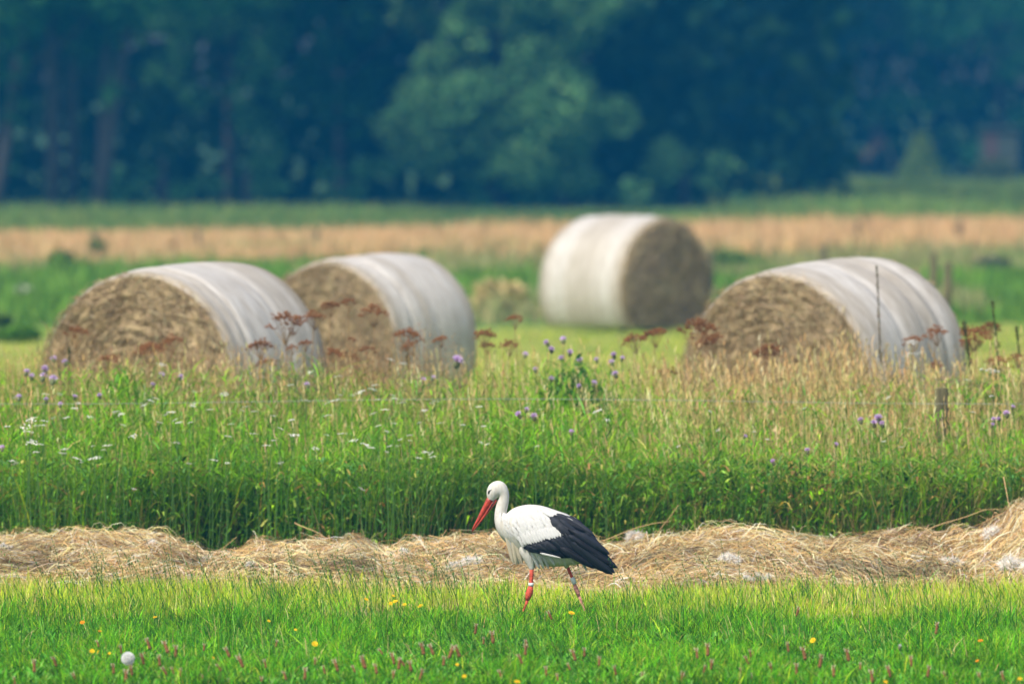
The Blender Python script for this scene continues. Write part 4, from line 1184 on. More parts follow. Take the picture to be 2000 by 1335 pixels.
tree(960, 262, 8.5, [(950, 30, 110, 90, 0), (880, 180, 100, 90, -0.4), (1020, 150, 130, 110, -0.2), (960, 270, 190, 110, -0.6), (1120, 230, 110, 100, -0.4), (1130, 60, 80, 90, 0), (820, 290, 80, 80, -0.4), (1180, 320, 90, 80, -0.5)],
     "big pale billowing willow in the middle of the wood's edge", G4, 7, [(0, 0.2, 0.2), (0.2, -0.9, 0.14)], dens=1300)
# bushes along the foot of the wood
tree(310, 255, 1.2, [(310, 365, 75, 40, 0), (255, 375, 50, 30, 0)], "low pale bush at the foot of the left wood", G2, 8, leaf=0.12, name="hedge_bush", cat="bush", group="bushes at the foot of the wood", dens=1700)
tree(475, 256, 1.3, [(475, 355, 85, 45, 0), (560, 375, 60, 30, 0)], "rounded bush below the broad leafy tree", G2, 9, leaf=0.12, name="hedge_bush", cat="bush", group="bushes at the foot of the wood", dens=1700)
tree(660, 259, 1.3, [(650, 360, 60, 35, 0), (745, 350, 70, 45, 0)], "bush left of the willow's foot", G2, 10, leaf=0.12, name="hedge_bush", cat="bush", group="bushes at the foot of the wood", dens=1700)
tree(1340, 264, 1.7, [(1345, 330, 95, 58, 0), (1290, 290, 60, 50, 0), (1410, 370, 55, 30, 0), (1250, 350, 60, 50, 0)], "large rounded bush closing the wood's edge right of the willow", G4, 11, leaf=0.12, name="hedge_bush", cat="bush", group="bushes at the foot of the wood", dens=1700)
tree(1100, 262, 1.0, [(1060, 380, 90, 26, 0), (930, 378, 80, 24, 0)], "low bush in front of the willow's foot", G1, 12, leaf=0.12, name="hedge_bush", cat="bush", group="bushes at the foot of the wood", dens=1700)
# the right wood, farther back
rt = [(1220, "behind the willow's right side", G1), (1330, "above the large rounded bush", G2), (1470, "left of the right wood's dark gap", G1), (1600, "in the middle of the right wood", G3),
      (1720, "above the withered branch", G1), (1840, "above the pale conical bush", G2), (1960, "at the right edge above the wooden hide", G1)]
for i, (px, wh, pal) in enumerate(rt):
    r = np.random.default_rng(40 + i)
    bl = [(px + r.uniform(-60, 60), y, r.uniform(50, 90), r.uniform(35, 60), r.uniform(-1, 1.5)) for y in (20, 90, 160, 225, 285)]
    tree(px, 352 + (i % 3) * 6, 14, bl, "bluish hazy tree " + wh, pal, 50 + i, leaf=0.2, dens=520, group="hazy trees of the right wood")

def wood_mass(name, x0, x1, y0, y1, n, lab, pal, seed, top=11):
    r = np.random.default_rng(seed)
    c = np.stack([r.uniform(x0, x1, n), r.uniform(y0, y1, n), r.uniform(0, top, n) ** 1.0], 1)
    keep = vnoise(c[:, 0] * 0.55 + 3, c[:, 2] * 0.55 + c[:, 1] * 0.3, seed) > 0.36
    c = c[keep]; n = len(c)
    s = r.uniform(0.5, 1.3, n) * 0.5
    A = r.normal(0, 1, (n, 3)); A /= np.linalg.norm(A, axis=1)[:, None]
    B = np.cross(A, r.normal(0, 1, (n, 3))); B /= np.linalg.norm(B, axis=1)[:, None]
    V = np.stack([c - A * s[:, None] * .5, c + B * s[:, None] * .35, c + A * s[:, None] * .5, c - B * s[:, None] * .35], 1).reshape(-1, 3)
    o = mesh_obj(name, np_mesh(name, V, np.arange(n * 4).reshape(-1, 4), col=np.repeat(pick(pal, n, 0.2), 4, 0), mat=M['leaf']))
    tag(o, lab, "wood", kind="stuff")
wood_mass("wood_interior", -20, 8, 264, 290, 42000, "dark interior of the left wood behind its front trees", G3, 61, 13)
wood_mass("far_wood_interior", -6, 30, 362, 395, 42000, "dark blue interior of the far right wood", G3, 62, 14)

# conical bush (rebuilt as clumped cone)
def cone_bush():
    d = 322
    root = [o for o in bpy.data.objects if o.name.startswith("conical_bush")][0]
    for c in [c for c in root.children if c.name.startswith("foliage")]:
        n = 2600
        h = rng.uniform(0, 1, n) ** 1.3
        rad = (0.16 + 0.62 * (1 - h) ** 1.1) * rng.uniform(0.4, 1.1, n)
        a = rng.uniform(0, 6.28, n)
        p = np.stack([rad * np.cos(a), rad * np.sin(a), h * 1.42 + 0.03], 1)
        V, f4, f3, C = blades(p, rng.uniform(0.04, 0.1, n), rng.uniform(0.05, 0.09, n), rng.uniform(0.3, 1.5, n), rng.uniform(0, 0.5, n),
                              pick([(0.15, 0.25, 0.10), (0.2, 0.31, 0.13), (0.1, 0.19, 0.08)], n, 0.15), 2)
        c.data = np_mesh("foliage", V, f4, f3, C, M['leaf'])
cone_bush()

def box(bm, x0, x1, y0, y1, z0, z1):
    vs = [bm.verts.new((x, y, z)) for x in (x0, x1) for y in (y0, y1) for z in (z0, z1)]
    for f in ((0, 1, 3, 2), (4, 6, 7, 5), (0, 4, 5, 1), (2, 3, 7, 6), (0, 2, 6, 4), (1, 5, 7, 3)):
        bm.faces.new([vs[i] for i in f])
def box_obj(name, boxes, mat, parent=None):
    bm = bmesh.new()
    for b in boxes: box(bm, *b)
    bmesh.ops.recalc_face_normals(bm, faces=bm.faces)
    me = bpy.data.meshes.new(name); bm.to_mesh(me); bm.free(); me.materials.append(mat)
    return mesh_obj(name, me, parent)

def hide():
    d = 330.0
    z0, z1 = at(1950, 326, d).z, at(1950, 252, d).z
    root = empty("hunting_hide", (X(1951, d), d, 0))
    tag(root, "small weathered wooden hide on legs before the right wood", "hide")
    wd = solid("hide_boards", (0.06, 0.075, 0.055), 0.9, 0.1, 0.3, 8, 0.25, (6, 6, 0.5))
    rd = solid("hide_red_boards", (0.09, 0.05, 0.04), 0.9)
    k = 7
    for q in range(k):
        xa = -0.55 + q * 1.1 / k
        box_obj("board", [(xa, xa + 1.1 / k - 0.012, -0.5, -0.47, z0, z1)], rd if q in (1, 2) else wd, root)
    box_obj("cabin", [(-0.55, 0.55, -0.46, 0.5, z0, z1 - 0.01)], wd, root)
    box_obj("roof", [(-0.64, 0.64, -0.62, 0.6, z1, z1 + 0.06)], wd, root)
    for x in (-0.48, 0.42):
        for y in (-0.42, 0.4):
            box_obj("leg", [(x, x + 0.08, y, y + 0.08, 0, z0 - 0.002)], M['post'], root)
hide()
shrub(1940, 372, 327, 1.3, 0.75, "dark grey green bush under the wooden hide", [(0.06, 0.1, 0.05), (0.09, 0.13, 0.07)], "field_shrub", 1400)

def withered_branch():
    d = 338.0
    a = at(1684, 312, d); b = at(1728, 268, d)
    root = empty("withered_bough", (a.x, a.y, 0)); tag(root, "small reddish brown withered bough low against the dark right wood", "branch")
    z = a.z; dx = b.x - a.x; dz = b.z - a.z
    tube_obj("stem", np.array([[0.9, 0.3, 0], [0.95, 0.2, z * 0.7], [dx, 0.05, z + dz], [0, 0, z]]), [0.05, 0.04, 0.03, 0.01], M['bark'], root, 5)
    n = 160
    t = rng.uniform(0, 0.75, n)
    c = np.stack([dx * t, rng.normal(0, 0.06, n), z + dz * t], 1) + rng.normal(0, 0.08, (n, 3))
    V, f4, f3, C = blades(c, rng.uniform(0.04, 0.1, n), rng.uniform(0.04, 0.08, n), rng.uniform(0, 1, n), rng.uniform(0, 1, n), pick([(0.17, 0.10, 0.07), (0.14, 0.09, 0.07)], n), 2)
    mesh_obj("dead_leaves", np_mesh("dead_leaves", V, f4, f3, C, M['leaf']), root)
withered_branch()

# ------------------------------------------------------------------ foreground flowers
def disc_flower(mat):
    n = 16
    V, F3 = [], []
    off = 0
    for ring, (r0, zt) in enumerate(((0.5, 0.10), (0.36, 0.17), (0.2, 0.2))):
        for i in range(n):
            a = i / n * 6.283 + ring * 0.2; w_ = 0.16
            V.append([[0, 0, 0], [r0 * math.cos(a - w_), r0 * math.sin(a - w_), zt], [r0 * math.cos(a + w_), r0 * math.sin(a + w_), zt]])
            F3.append([off, off + 1, off + 2]); off += 3
    return np_mesh("petals", np.array(V), None, np.array(F3), mat=mat)
PY_, PO_ = disc_flower(M['yellow']), disc_flower(M['orange'])
def meadow_d(py, h):
    """distance of something h metres tall whose top shows at row py"""
    return F * (CAM_H - h) / (py - 169.0)
YEL = [(715, 1170, 9), (768, 1163, 7), (772, 1174, 10), (763, 1178, 8), (790, 1180, 8), (821, 1183, 11), (303, 1205, 9), (161, 1215, 10), (195, 1232, 8), (525, 1212, 7), (577, 1229, 6), (615, 1257, 13),
       (180, 1271, 10), (192, 1272, 7), (214, 1275, 6), (1116, 1197, 13), (1588, 1250, 12), (1915, 1251, 11), (1909, 1290, 8), (1010, 1331, 12), (416, 1284, 7), (893, 1297, 7), (907, 1320, 9), (1992, 1325, 9), (1729, 1331, 9)]
MZ = [(-99, 240, "left of the dandelion clock"), (240, 480, "right of the dandelion clock"), (480, 700, "in the left middle of the meadow"), (700, 940, "in the grass left of the stork's feet"),
      (940, 1200, "in the grass below the stork"), (1200, 1500, "right of the stork below its tail"), (1500, 1760, "left of the white closed seed head"), (1760, 2100, "in the lower right corner grass")]
labs = zoned(YEL, MZ, "yellow meadow flower")
thin_green_me = np_mesh("stem", _st * np.array([0.35, 0.35, 1]), _s4, _s3, mat=M['stem_green'])
for i, (px, py, wpx) in enumerate(YEL):
    h = rng.uniform(0.11, 0.14)
    d = meadow_d(py, h); wid = wpx / F * d
    oran = (px, py) in ((161, 1215), (1915, 1251), (195, 1232), (1909, 1290))
    def heads(root, p, wid=wid, me=PO_ if oran else PY_):
        o = mesh_obj("petals", me, root); o.location = p; o.scale = (wid,) * 3
        o.rotation_euler = (rng.uniform(0.3, 0.9), rng.normal(0, 0.4), rng.uniform(0, 1) * 0)
    lab = labs[i].replace("yellow meadow", "orange meadow") if oran else labs[i]
    put_stemmed("meadow_flower", px, py, d, heads, thin_green_me, lab, "flower", "yellow and orange meadow flowers", drop=0.002, lean=rng.normal(0, 0.01))

def plantain_meshes(k):
    r = np.random.default_rng(400 + k)
    t = np.linspace(0, 1, 8)
    V, f4, f3 = tube_mesh(np.stack([0.02 * np.sin(t * 3), 0 * t, t], 1), 0.14 * np.interp(t, [0, .12, .8, 1], [0.5, 1, 0.85, 0.25]) * r.uniform(0.85, 1.15, 8), 7)
    sp = np_mesh("spike", V, f4, f3, mat=M['plantain'])
    n = 34
    a = r.uniform(0, 6.28, n)
    c = np.stack([np.cos(a) * 0.11, np.sin(a) * 0.11, r.uniform(0.72, 1.04, n)], 1)
    d_ = np.stack([np.cos(a), np.sin(a), r.uniform(0, 1.0, n)], 1) * 0.10
    P = np.stack([c, c + d_ * 0.5, c + d_], 1)
    V, f4, f3, C = ribbons(P, np.tile([[0, 0, 1.0]], (n, 1)), np.full(n, 0.09), [0.3, 1, 0.8], np.ones((n, 3)))
    return sp, np_mesh("anther_crown", V, f4, f3, mat=M['anther'])
PV = [plantain_meshes(k) for k in range(4)]
PLN = [(193, 1256), (237, 1267), (293, 1256), (328, 1262), (343, 1271), (281, 1285), (312, 1289), (258, 1290), (326, 1308), (340, 1308), (352, 1312), (222, 1305), (245, 1320), (258, 1308), (67, 1300),
       (398, 1263), (449, 1272), (475, 1290), (449, 1333), (432, 1301), (538, 1256), (615, 1290), (635, 1307), (559, 1318), (595, 1315), (660, 1298), (714, 1292), (736, 1305), (748, 1270), (770, 1285),
       (778, 1295), (828, 1266), (847, 1267), (876, 1272), (898, 1270), (820, 1316), (803, 1300), (768, 1318), (790, 1290), (866, 1290), (694, 1305), (711, 1295), (928, 1227), (944, 1250), (963, 1244),
       (1030, 1256), (1026, 1268), (1020, 1285), (1067, 1310), (1090, 1322), (1114, 1300), (1124, 1278), (1141, 1273), (1078, 1200), (1203, 1308), (1382, 1268), (1362, 1275), (1388, 1297), (1374, 1305),
       (1462, 1287), (1467, 1275), (1508, 1303), (1540, 1263), (1573, 1275), (1555, 1306), (1555, 1193), (1628, 1310), (1658, 1278), (1704, 1320), (1739, 1310), (1828, 1226), (1811, 1310), (1850, 1318),
       (1915, 1322), (1960, 1320), (1449, 1310), (1472, 1325), (1330, 1322), (1255, 1325), (1170, 1290), (980, 1315), (150, 1322), (30, 1328), (110, 1290), (395, 1325), (510, 1330), (520, 1295), (1600, 1290), (1680, 1300), (1780, 1290)]
labs = zoned(PLN, MZ, "brown plantain head")
for i, (px, py) in enumerate(PLN):
    h = rng.uniform(0.115, 0.17)
    d = max(52.9, meadow_d(py, h)); L_ = rng.uniform(14, 27) / F * d
    sp, an = PV[i % 4]
    def heads(root, p, L_=L_, sp=sp, an=an):
        rot = (rng.normal(0, 0.1), rng.normal(-0.15, 0.2), rng.uniform(0, 6.28))
        for nm, me in (("spike", sp), ("anther_crown", an)):
            o = mesh_obj(nm, me, root); o.location = p - Vector((0, 0, L_ * 0.5)); o.scale = (L_,) * 3; o.rotation_euler = (rot[0], rot[1], 0)
    put_stemmed("plantain", px, py, d, heads, thin_green_me, labs[i], "plantain", "ribwort plantain heads in the front grass", drop=L_ * 0.5, lean=rng.normal(0, 0.02))

def dandelion_clock():
    h = 0.14; d = meadow_d(1285, h); p = at(250, 1285, d); r = 13.5 / F * d
    root = empty("dandelion_clock", (p.x, p.y, 0)); tag(root, "round white dandelion clock standing in the lower left grass", "dandelion")
    st = mesh_obj("stem", stem_green_me, root); st.scale = (0.5, 0.5, p.z - 0.006)
    o = mesh_obj("seed_core", sphere_mesh("seed_core", 0.22 * r, (0.18, 0.15, 0.10)), root); o.location = (0, 0, p.z)
    n = 170
    i = np.arange(n) + 0.5
    ph = np.arccos(1 - 2 * i / n); th = np.pi * (1 + 5 ** 0.5) * i
    D = np.stack([np.cos(th) * np.sin(ph), np.sin(th) * np.sin(ph), np.cos(ph)], 1)
    parts = []
    P = np.stack([D * 0.2 * r, D * 0.5 * r, D * 0.8 * r], 1)
    wd = np.cross(D, [0.3, 0.5, 0.8]); wd /= np.linalg.norm(wd, axis=1)[:, None]
    parts.append(ribbons(P, wd, np.full(n, 0.0006), [1, 1, 1], np.full((n, 3), 0.7)))
    K = 16
    DD = np.repeat(D, K, 0)
    side = rng.normal(0, 1, (n * K, 3)); side -= (side * DD).sum(1)[:, None] * DD; side /= np.linalg.norm(side, axis=1)[:, None]
    base = DD * 0.8 * r
    tip = DD * r + side * 0.17 * r
    P = np.stack([base, (base + tip) / 2, tip], 1)
    parts.append(ribbons(P, np.cross(DD, side), np.full(n * K, 0.0016), [1, 1, 0.8], np.full((n * K, 3), 0.9)))
    o = mesh_obj("seed_parachutes", np_mesh("seed_parachutes", *merge(parts), mat=M['fluff']), root); o.location = (0, 0, p.z)
    tag(o, kind="stuff")
def sphere_mesh(name, r, c, seg=12, mat=None):
    bm = bmesh.new(); bmesh.ops.create_uvsphere(bm, u_segments=seg, v_segments=seg // 2 + 2, radius=r)
    for f in bm.faces: f.smooth = True
    me = bpy.data.meshes.new(name); bm.to_mesh(me); bm.free()
    me.materials.append(mat or solid(name, c, 0.7)); return me
dandelion_clock()
def closed_head():
    h = 0.12; d = meadow_d(1263, h); p = at(1757, 1262, d)
    root = empty("closed_dandelion", (p.x + 0.06, p.y, 0)); tag(root, "closed white tipped dandelion head on a leaning stalk at lower right", "dandelion")
    tube_obj("stem", np.array([[0, 0, 0], [-0.03, 0, h * 0.5], [-0.06, 0, h - 0.015]]), [0.0025, 0.002, 0.002], M['stem_green'], root, 6)
    t = np.linspace(0, 1, 6)
    q = tube_obj("green_bud", np.stack([-0.06 + 0 * t, 0 * t, h - 0.016 + 0.02 * t], 1), 0.0085 * np.array([0.3, 0.8, 1, 1, 0.9, 0.8]), M['bulb'], root, 8)
    n = 130
    D = np.stack([rng.normal(0, 0.5, n), rng.normal(0, 0.5, n), np.ones(n)], 1); D /= np.linalg.norm(D, axis=1)[:, None]
    c = np.tile([[-0.06, 0, h + 0.001]], (n, 1)) + rng.normal(0, 0.002, (n, 3))
    P = np.stack([c, c + D * 0.006, c + D * 0.013], 1)
    mesh_obj("white_pappus", np_mesh("white_pappus", *ribbons(P, np.cross(D, [1, 0.2, 0.3]), np.full(n, 0.0016), [1, 1, 0.6], np.full((n, 3), 0.8)), mat=M['fluff']), root)
closed_head()

# ------------------------------------------------------------------ the stork
SD = STORK_D
MPP = SD / F                          # metres per photograph pixel at the stork
def sp(cx, cy):
    """crop point (4.1725 x enlarged, origin 870,900) -> local x, z in metres at the stork"""
    p = at(870 + cx / 4.1725, 900 + cy / 4.1725, SD)
    return p.x, p.z
U_ = MPP / 4.1725                     # one crop unit in metres
SX0 = sp(800, 0)[0]
def build_stork():
    root = empty("white_stork", (SX0, SD, 0))
    tag(root, "white stork with black wing feathers and red bill walking left in the grass", "stork")
    white, n, l, p, out = new_mat("stork_plumage")
    tc = n.new("ShaderNodeTexCoord"); mp = n.new("ShaderNodeMapping"); mp.inputs["Scale"].default_value = (60, 60, 22); mp.inputs["Rotation"].default_value = (0, 0.5, 0)
    t = n.new("ShaderNodeTexNoise"); t.inputs["Scale"].default_value = 1.6; t.inputs["Detail"].default_value = 6
    l.new(tc.outputs["Object"], mp.inputs[0]); l.new(mp.outputs[0], t.inputs["Vector"])
    r = n.new("ShaderNodeValToRGB"); r.color_ramp.elements[0].position = 0.3; r.color_ramp.elements[0].color = (0.56, 0.52, 0.45, 1)
    r.color_ramp.elements[1].position = 0.6; r.color_ramp.elements[1].color = (0.65, 0.635, 0.605, 1)
    l.new(t.outputs[0], r.inputs[0]); l.new(r.outputs[0], p.inputs["Base Color"])
    p.inputs["Roughness"].default_value = 0.85; p.inputs["Specular IOR Level"].default_value = 0.15
    b = n.new("ShaderNodeBump"); b.inputs["Strength"].default_value = 0.5; b.inputs["Distance"].default_value = 0.004
    l.new(t.outputs[0], b.inputs["Height"]); l.new(b.outputs[0], p.inputs["Normal"])
    cream = solid("stork_cream_plumes", (0.66, 0.58, 0.45), 0.9, 0.1, 0.4, 90, 0.15, (1, 1, 0.3))
    black = solid("stork_black_feathers", (0.022, 0.024, 0.034), 0.45, 0.45, 0.4, 160, 0.4, (1, 1, 0.3))
    black2 = solid("stork_dark_feathers", (0.014, 0.014, 0.018), 0.55, 0.35, 0.4, 160, 0.4, (1, 1, 0.3))
    wfe = solid("stork_white_feathers", (0.66, 0.66, 0.65), 0.8, 0.15, 0.4, 120, 0.04, (1, 1, 0.3))
    red = solid("stork_bill_red", (0.42, 0.05, 0.022), 0.38, 0.45, 0.3, 60, 0.25)
    legm = solid("stork_leg_red", (0.58, 0.09, 0.05), 0.6, 0.3, 0.4, 120, 0.3)
    pale = solid("stork_leg_pale", (0.62, 0.27, 0.22), 0.8, 0.2, 0.4, 90, 0.3)
    dark = solid("stork_dark_skin", (0.015, 0.013, 0.012), 0.4, 0.4)
    ringm = solid("leg_band_white", (0.72, 0.76, 0.78), 0.4, 0.4)
    # (outer x, outer y, inner x, inner y, half width)
    R = [(342, 305, 398, 328, 26), (336, 272, 404, 318, 36), (338, 238, 412, 311, 44), (356, 196, 420, 302, 50), (396, 167, 427, 296, 52), (445, 161, 433, 294, 51), (489, 188, 436, 298, 46),
         (514, 240, 432, 308, 41), (519, 300, 424, 328, 40), (510, 362, 411, 368, 42), (500, 408, 402, 415, 45), (502, 428, 399, 460, 52), (520, 408, 404, 515, 66), (552, 385, 424, 575, 84), (610, 364, 470, 640, 108),
         (690, 353, 560, 712, 134), (785, 363, 680, 800, 155), (880, 392, 800, 850, 162), (975, 428, 910, 858, 152), (1060, 462, 1020, 850, 128), (1130, 520, 1100, 835, 95), (1190, 590, 1165, 825, 62),
         (1250, 670, 1222, 830, 38), (1310, 760, 1280, 850, 18)]
    rings = []
    nv = 28
    for (ox, oy, ix, iy, hw) in R:
        o_ = np.array(sp(ox, oy)); i_ = np.array(sp(ix, iy))
        c = (o_ + i_) / 2; h = (o_ - i_) / 2; wy = hw * U_
        ring = []
        for k in range(nv):
            a = 2 * math.pi * k / nv
            q = c + h * math.cos(a)
            ring.append((q[0] - SX0, wy * math.sin(a), q[1]))
        rings.append(ring)
    # Catmull-Rom between rings for a smooth body
    A = np.array(rings)
    dense = []
    for i in range(len(A) - 1):
        p0, p1, p2, p3 = A[max(i - 1, 0)], A[i], A[i + 1], A[min(i + 2, len(A) - 1)]
        for s in np.linspace(0, 1, 4, endpoint=False):
            dense.append(0.5 * ((2 * p1) + (-p0 + p2) * s + (2 * p0 - 5 * p1 + 4 * p2 - p3) * s ** 2 + (-p0 + 3 * p1 - 3 * p2 + p3) * s ** 3))
    dense.append(A[-1])
    D_ = np.array(dense); kN = len(D_)
    V = D_.reshape(-1, 3)
    f = []
    for i in range(kN - 1):
        for j in range(nv):
            f.append((i * nv + j, (i + 1) * nv + j, (i + 1) * nv + (j + 1) % nv, i * nv + (j + 1) % nv))
    c0 = len(V); V = np.concatenate([V, [D_[0].mean(0)], [D_[-1].mean(0)]])
    f3 = [(c0, j, (j + 1) % nv) for j in range(nv)] + [(c0 + 1, (kN - 1) * nv + (j + 1) % nv, (kN - 1) * nv + j) for j in range(nv)]
    me = np_mesh("body", V, np.array(f), np.array(f3), mat=white, smooth=True)
    bm = bmesh.new(); bm.from_mesh(me); bmesh.ops.recalc_face_normals(bm, faces=bm.faces); bm.to_mesh(me); bm.free()
    mesh_obj("body", me, root)
    near = V[V[:, 1] <= 0.002]          # camera side
    def side_y(x, z, s=-1):
        dd = (near[:, 0] - x) ** 2 + (near[:, 2] - z) ** 2
        k = np.argsort(dd)[:4]
        wgt = 1 / (dd[k] + 1e-5)
        y = (near[k, 1] * wgt).sum() / wgt.sum()
        if dd[k[0]] > 0.02 ** 2: y = max(y, -0.012) if dd[k[0]] > 0.05 ** 2 else y
        return y * (-s)
    # --- feathers
    def feather_mesh(name, mat, wid=0.22, camber=0.05, tip=0.5, vane=True):
        k = 11
        t = np.linspace(0, 1, k)
        w_ = wid * np.where(t < 0.12, 0.35 + t * 4.5, 1.0) * np.sqrt(np.clip(1 - ((t - tip) / (1.001 - tip)).clip(0, 1) ** 2.2, 0, 1))
        w_ = np.clip(w_, 0.004, None)
        V = []
        for i in range(k):
            for q in (-1, -0.5, 0, 0.5, 1):
                V.append((t[i], q * w_[i] * 0.5, camber * (1 - q * q) * (w_[i] / wid) + 0.012 * (q == 0) - 0.04 * t[i] ** 2))
        f = [(i * 5 + j, i * 5 + j + 1, (i + 1) * 5 + j + 1, (i + 1) * 5 + j) for i in range(k - 1) for j in range(4)]
        return np_mesh(name, np.array(V), np.array(f), mat=mat, smooth=True)
    FM = {('b', 0): feather_mesh("flight_feather", black, 0.20), ('b', 1): feather_mesh("flight_feather", black2, 0.17), ('b', 2): feather_mesh("flight_feather", black, 0.36, 0.09),
          ('w', 0): feather_mesh("covert_feather", wfe, 0.42, 0.05, 0.45), ('w', 1): feather_mesh("covert_feather", wfe, 0.30, 0.04, 0.5),
          ('c', 0): feather_mesh("plume", cream, 0.16, 0.03, 0.25), ('p', 0): feather_mesh("plume", wfe, 0.2, 0.03, 0.25), ('s', 0): feather_mesh("pale_edged_feather", wfe, 0.09, 0.02, 0.4)}
    def feather(kind, a, b, lift0, lift1, s=-1, name=None, parent=None, roll=0.0, yo=None):
        """feather from crop point a to crop point b lying on the body side s, its ends lift0/lift1 metres proud"""
        ax, az = sp(*a); bx, bz = sp(*b); ax -= SX0; bx -= SX0
        ya = side_y(ax, az, s) + s * lift0
        yb = (side_y(bx, bz, s) + s * lift1) if yo is None else s * yo
        p0, p1 = Vector((ax, ya, az)), Vector((bx, yb, bz))
        d = (p1 - p0); L = d.length; xa = d.normalized()
        nrm = Vector((0, s, 0.0)) + Vector((0, 0, 0.28)) * 1.0
        nrm = (nrm - xa * nrm.dot(xa)).normalized()
        ya_ = nrm.cross(xa).normalized()
        m = Matrix((xa, ya_, nrm)).transposed()
        m = m @ Matrix.Rotation(roll, 3, 'X')
        me = FM[kind]
        o = mesh_obj(name or me.name.split('.')[0], me, parent or root)
        o.matrix_local = Matrix.Translation(p0) @ m.to_4x4() @ Matrix.Diagonal((L, L, L, 1))
        return o
    R_ = np.random.default_rng(5)
    j = lambda v: R_.normal(0, v)
    for s in (-1, 1):
        wing = bpy.data.objects.new("wing", None); link(wing, root)
        wing["label"] = "near folded wing" if s < 0 else "far folded wing"
        # dark shell that the black feathers lie on
        top = [(632, 695), (700, 668), (780, 642), (860, 600), (880, 470), (900, 425), (960, 434), (1030, 446), (1100, 485), (1160, 555), (1210, 610), (1260, 670), (1308, 722), (1332, 792), (1352, 850)]
        bot = [(640, 712), (690, 738), (770, 748), (850, 768), (875, 776), (900, 780), (950, 786), (1020, 784), (1090, 788), (1150, 802), (1200, 840), (1250, 876), (1290, 880), (1325, 884), (1352, 872)]
        rows = 9
        VV = []
        for (tx, ty), (bx_, by_) in zip(top, bot):
            for q in range(rows):
                v = q / (rows - 1)
                cx, cy = tx + (bx_ - tx) * v, ty + (by_ - ty) * v
                x, z = sp(cx, cy); x -= SX0
                rear = np.interp(cx, [1050, 1200, 1390], [0, 0.5, 1])
                y = abs(side_y(x, z, -1)) * (1 - rear) + rear * (0.022 + 0.012 * math.sin(v * math.pi))
                y = max(y, 0.012) + 0.006 + 0.006 * math.sin(v * math.pi)
                VV.append((x, s * y, z))
        ff = [(a * rows + b_, (a + 1) * rows + b_, (a + 1) * rows + b_ + 1, a * rows + b_ + 1) for a in range(len(top) - 1) for b_ in range(rows - 1)]
        mesh_obj("wing_underlayer", np_mesh("wing_underlayer", np.array(VV), np.array(ff), mat=black2, smooth=True), wing)
        # primaries: long, to the wing tip
        tips = [(1388, 908), (1410, 868), (1366, 922), (1344, 906), (1310, 900), (1272, 892), (1342, 752), (1330, 800), (1372, 838), (1240, 868), (1205, 848), (1170, 826)]
        for i, tp in enumerate(tips):
            a = (1010 + 14 * i + j(8), 640 + 6 * (i % 5) + j(8)) if i < 9 else (930 + 20 * (i - 9), 700 + j(6))
            yo = np.interp(tp[0], [1150, 1400], [0.05, 0.022]) + 0.0035 * (i % 4)
            feather(('b', i % 2), a, tp, 0.014 + 0.001 * i, 0, s, "primary_feather", wing, roll=j(0.15), yo=yo)
        # secondaries along the lower edge
        for i in range(11):
            u = i / 10
            a = (660 + 300 * u + j(6), 705 - 75 * u + j(6)); b_ = (800 + 300 * u + 20 * j(0.5), 752 + 36 * u ** 0.6 + j(3))
            feather(('b', i % 2), a, b_, 0.012, 0.012 + 0.002 * (i % 3), s, "secondary_feather", wing, roll=j(0.12))
        # greater coverts, broad dark
        for i in range(9):
            u = i / 8
            a = (660 + 300 * u + j(6), 680 - 95 * u + j(5)); b_ = (760 + 330 * u, 715 + 10 * u + j(6))
            feather(('b', 2), a, b_, 0.015, 0.017, s, "dark_covert", wing, roll=j(0.15))
        # scapulars/tertials sweeping down from the back
        tt = [((850, 455), (1085, 560)), ((862, 470), (1060, 600)), ((880, 440), (1150, 570)), ((900, 430), (1205, 615)), ((905, 500), (1095, 690)), ((925, 540), (1060, 730)), ((960, 445), (1210, 600)),
              ((1000, 455), (1235, 650)), ((980, 570), (1100, 680)), ((1000, 600), (1210, 720)), ((1030, 560), (1300, 740)), ((1000, 545), (1225, 700)), ((1080, 580), (1338, 758)), ((930, 470), (1130, 640)), ((1060, 640), (1290, 800))]
        for i, (a, b_) in enumerate(tt):
            yo = None if b_[0] < 1120 else float(np.interp(b_[0], [1120, 1340], [0.088, 0.045])) 
            feather(('b', (0, 2, 1)[i % 3] if i % 3 != 1 or b_[0] < 1110 else 0), a, b_, 0.018 + 0.0012 * i, 0.02 + 0.001 * i, s, "tertial_feather", wing, roll=j(0.12), yo=yo)
        # white lesser coverts in scalloped rows over the fore wing
        row_n = 0
        for (x0, y0, x1, y1, n_, Lc) in ((560, 470, 850, 440, 9, 70), (560, 520, 900, 490, 10, 72), (575, 575, 930, 535, 11, 72), (590, 625, 935, 560, 12, 75)):
            for i in range(n_):
                u = (i + 0.5 * (row_n % 2)) / n_
                cx, cy = x0 + (x1 - x0) * u + j(5), y0 + (y1 - y0) * u + j(4)
                a = (cx - Lc * 0.35, cy - Lc * 0.55); b_ = (cx + Lc * 0.35, cy + Lc * 0.42)
                feather(('w', 0), a, b_, 0.003 + 0.0015 * row_n, 0.006 + 0.0015 * row_n, s, "covert_feather", wing, roll=j(0.1))
            row_n += 1
        # lowest white row overlapping the black
        for i in range(17):
            u = i / 16
            cx, cy = 618 + 345 * u, 672 - 92 * u + j(4)
            feather(('w', 1), (cx - 22, cy - 70), (cx + 18, cy + 14 + j(5)), 0.012, 0.024, s, "covert_feather", wing, roll=j(0.1))
        for i in range(7):
            u = i / 6
            feather(('w', 1), (790 + 110 * u, 400 + 20 * u + j(4)), (868 + 150 * u, 442 + 16 * u + j(4)), 0.012, 0.024, s, "covert_feather", wing, roll=j(0.1))
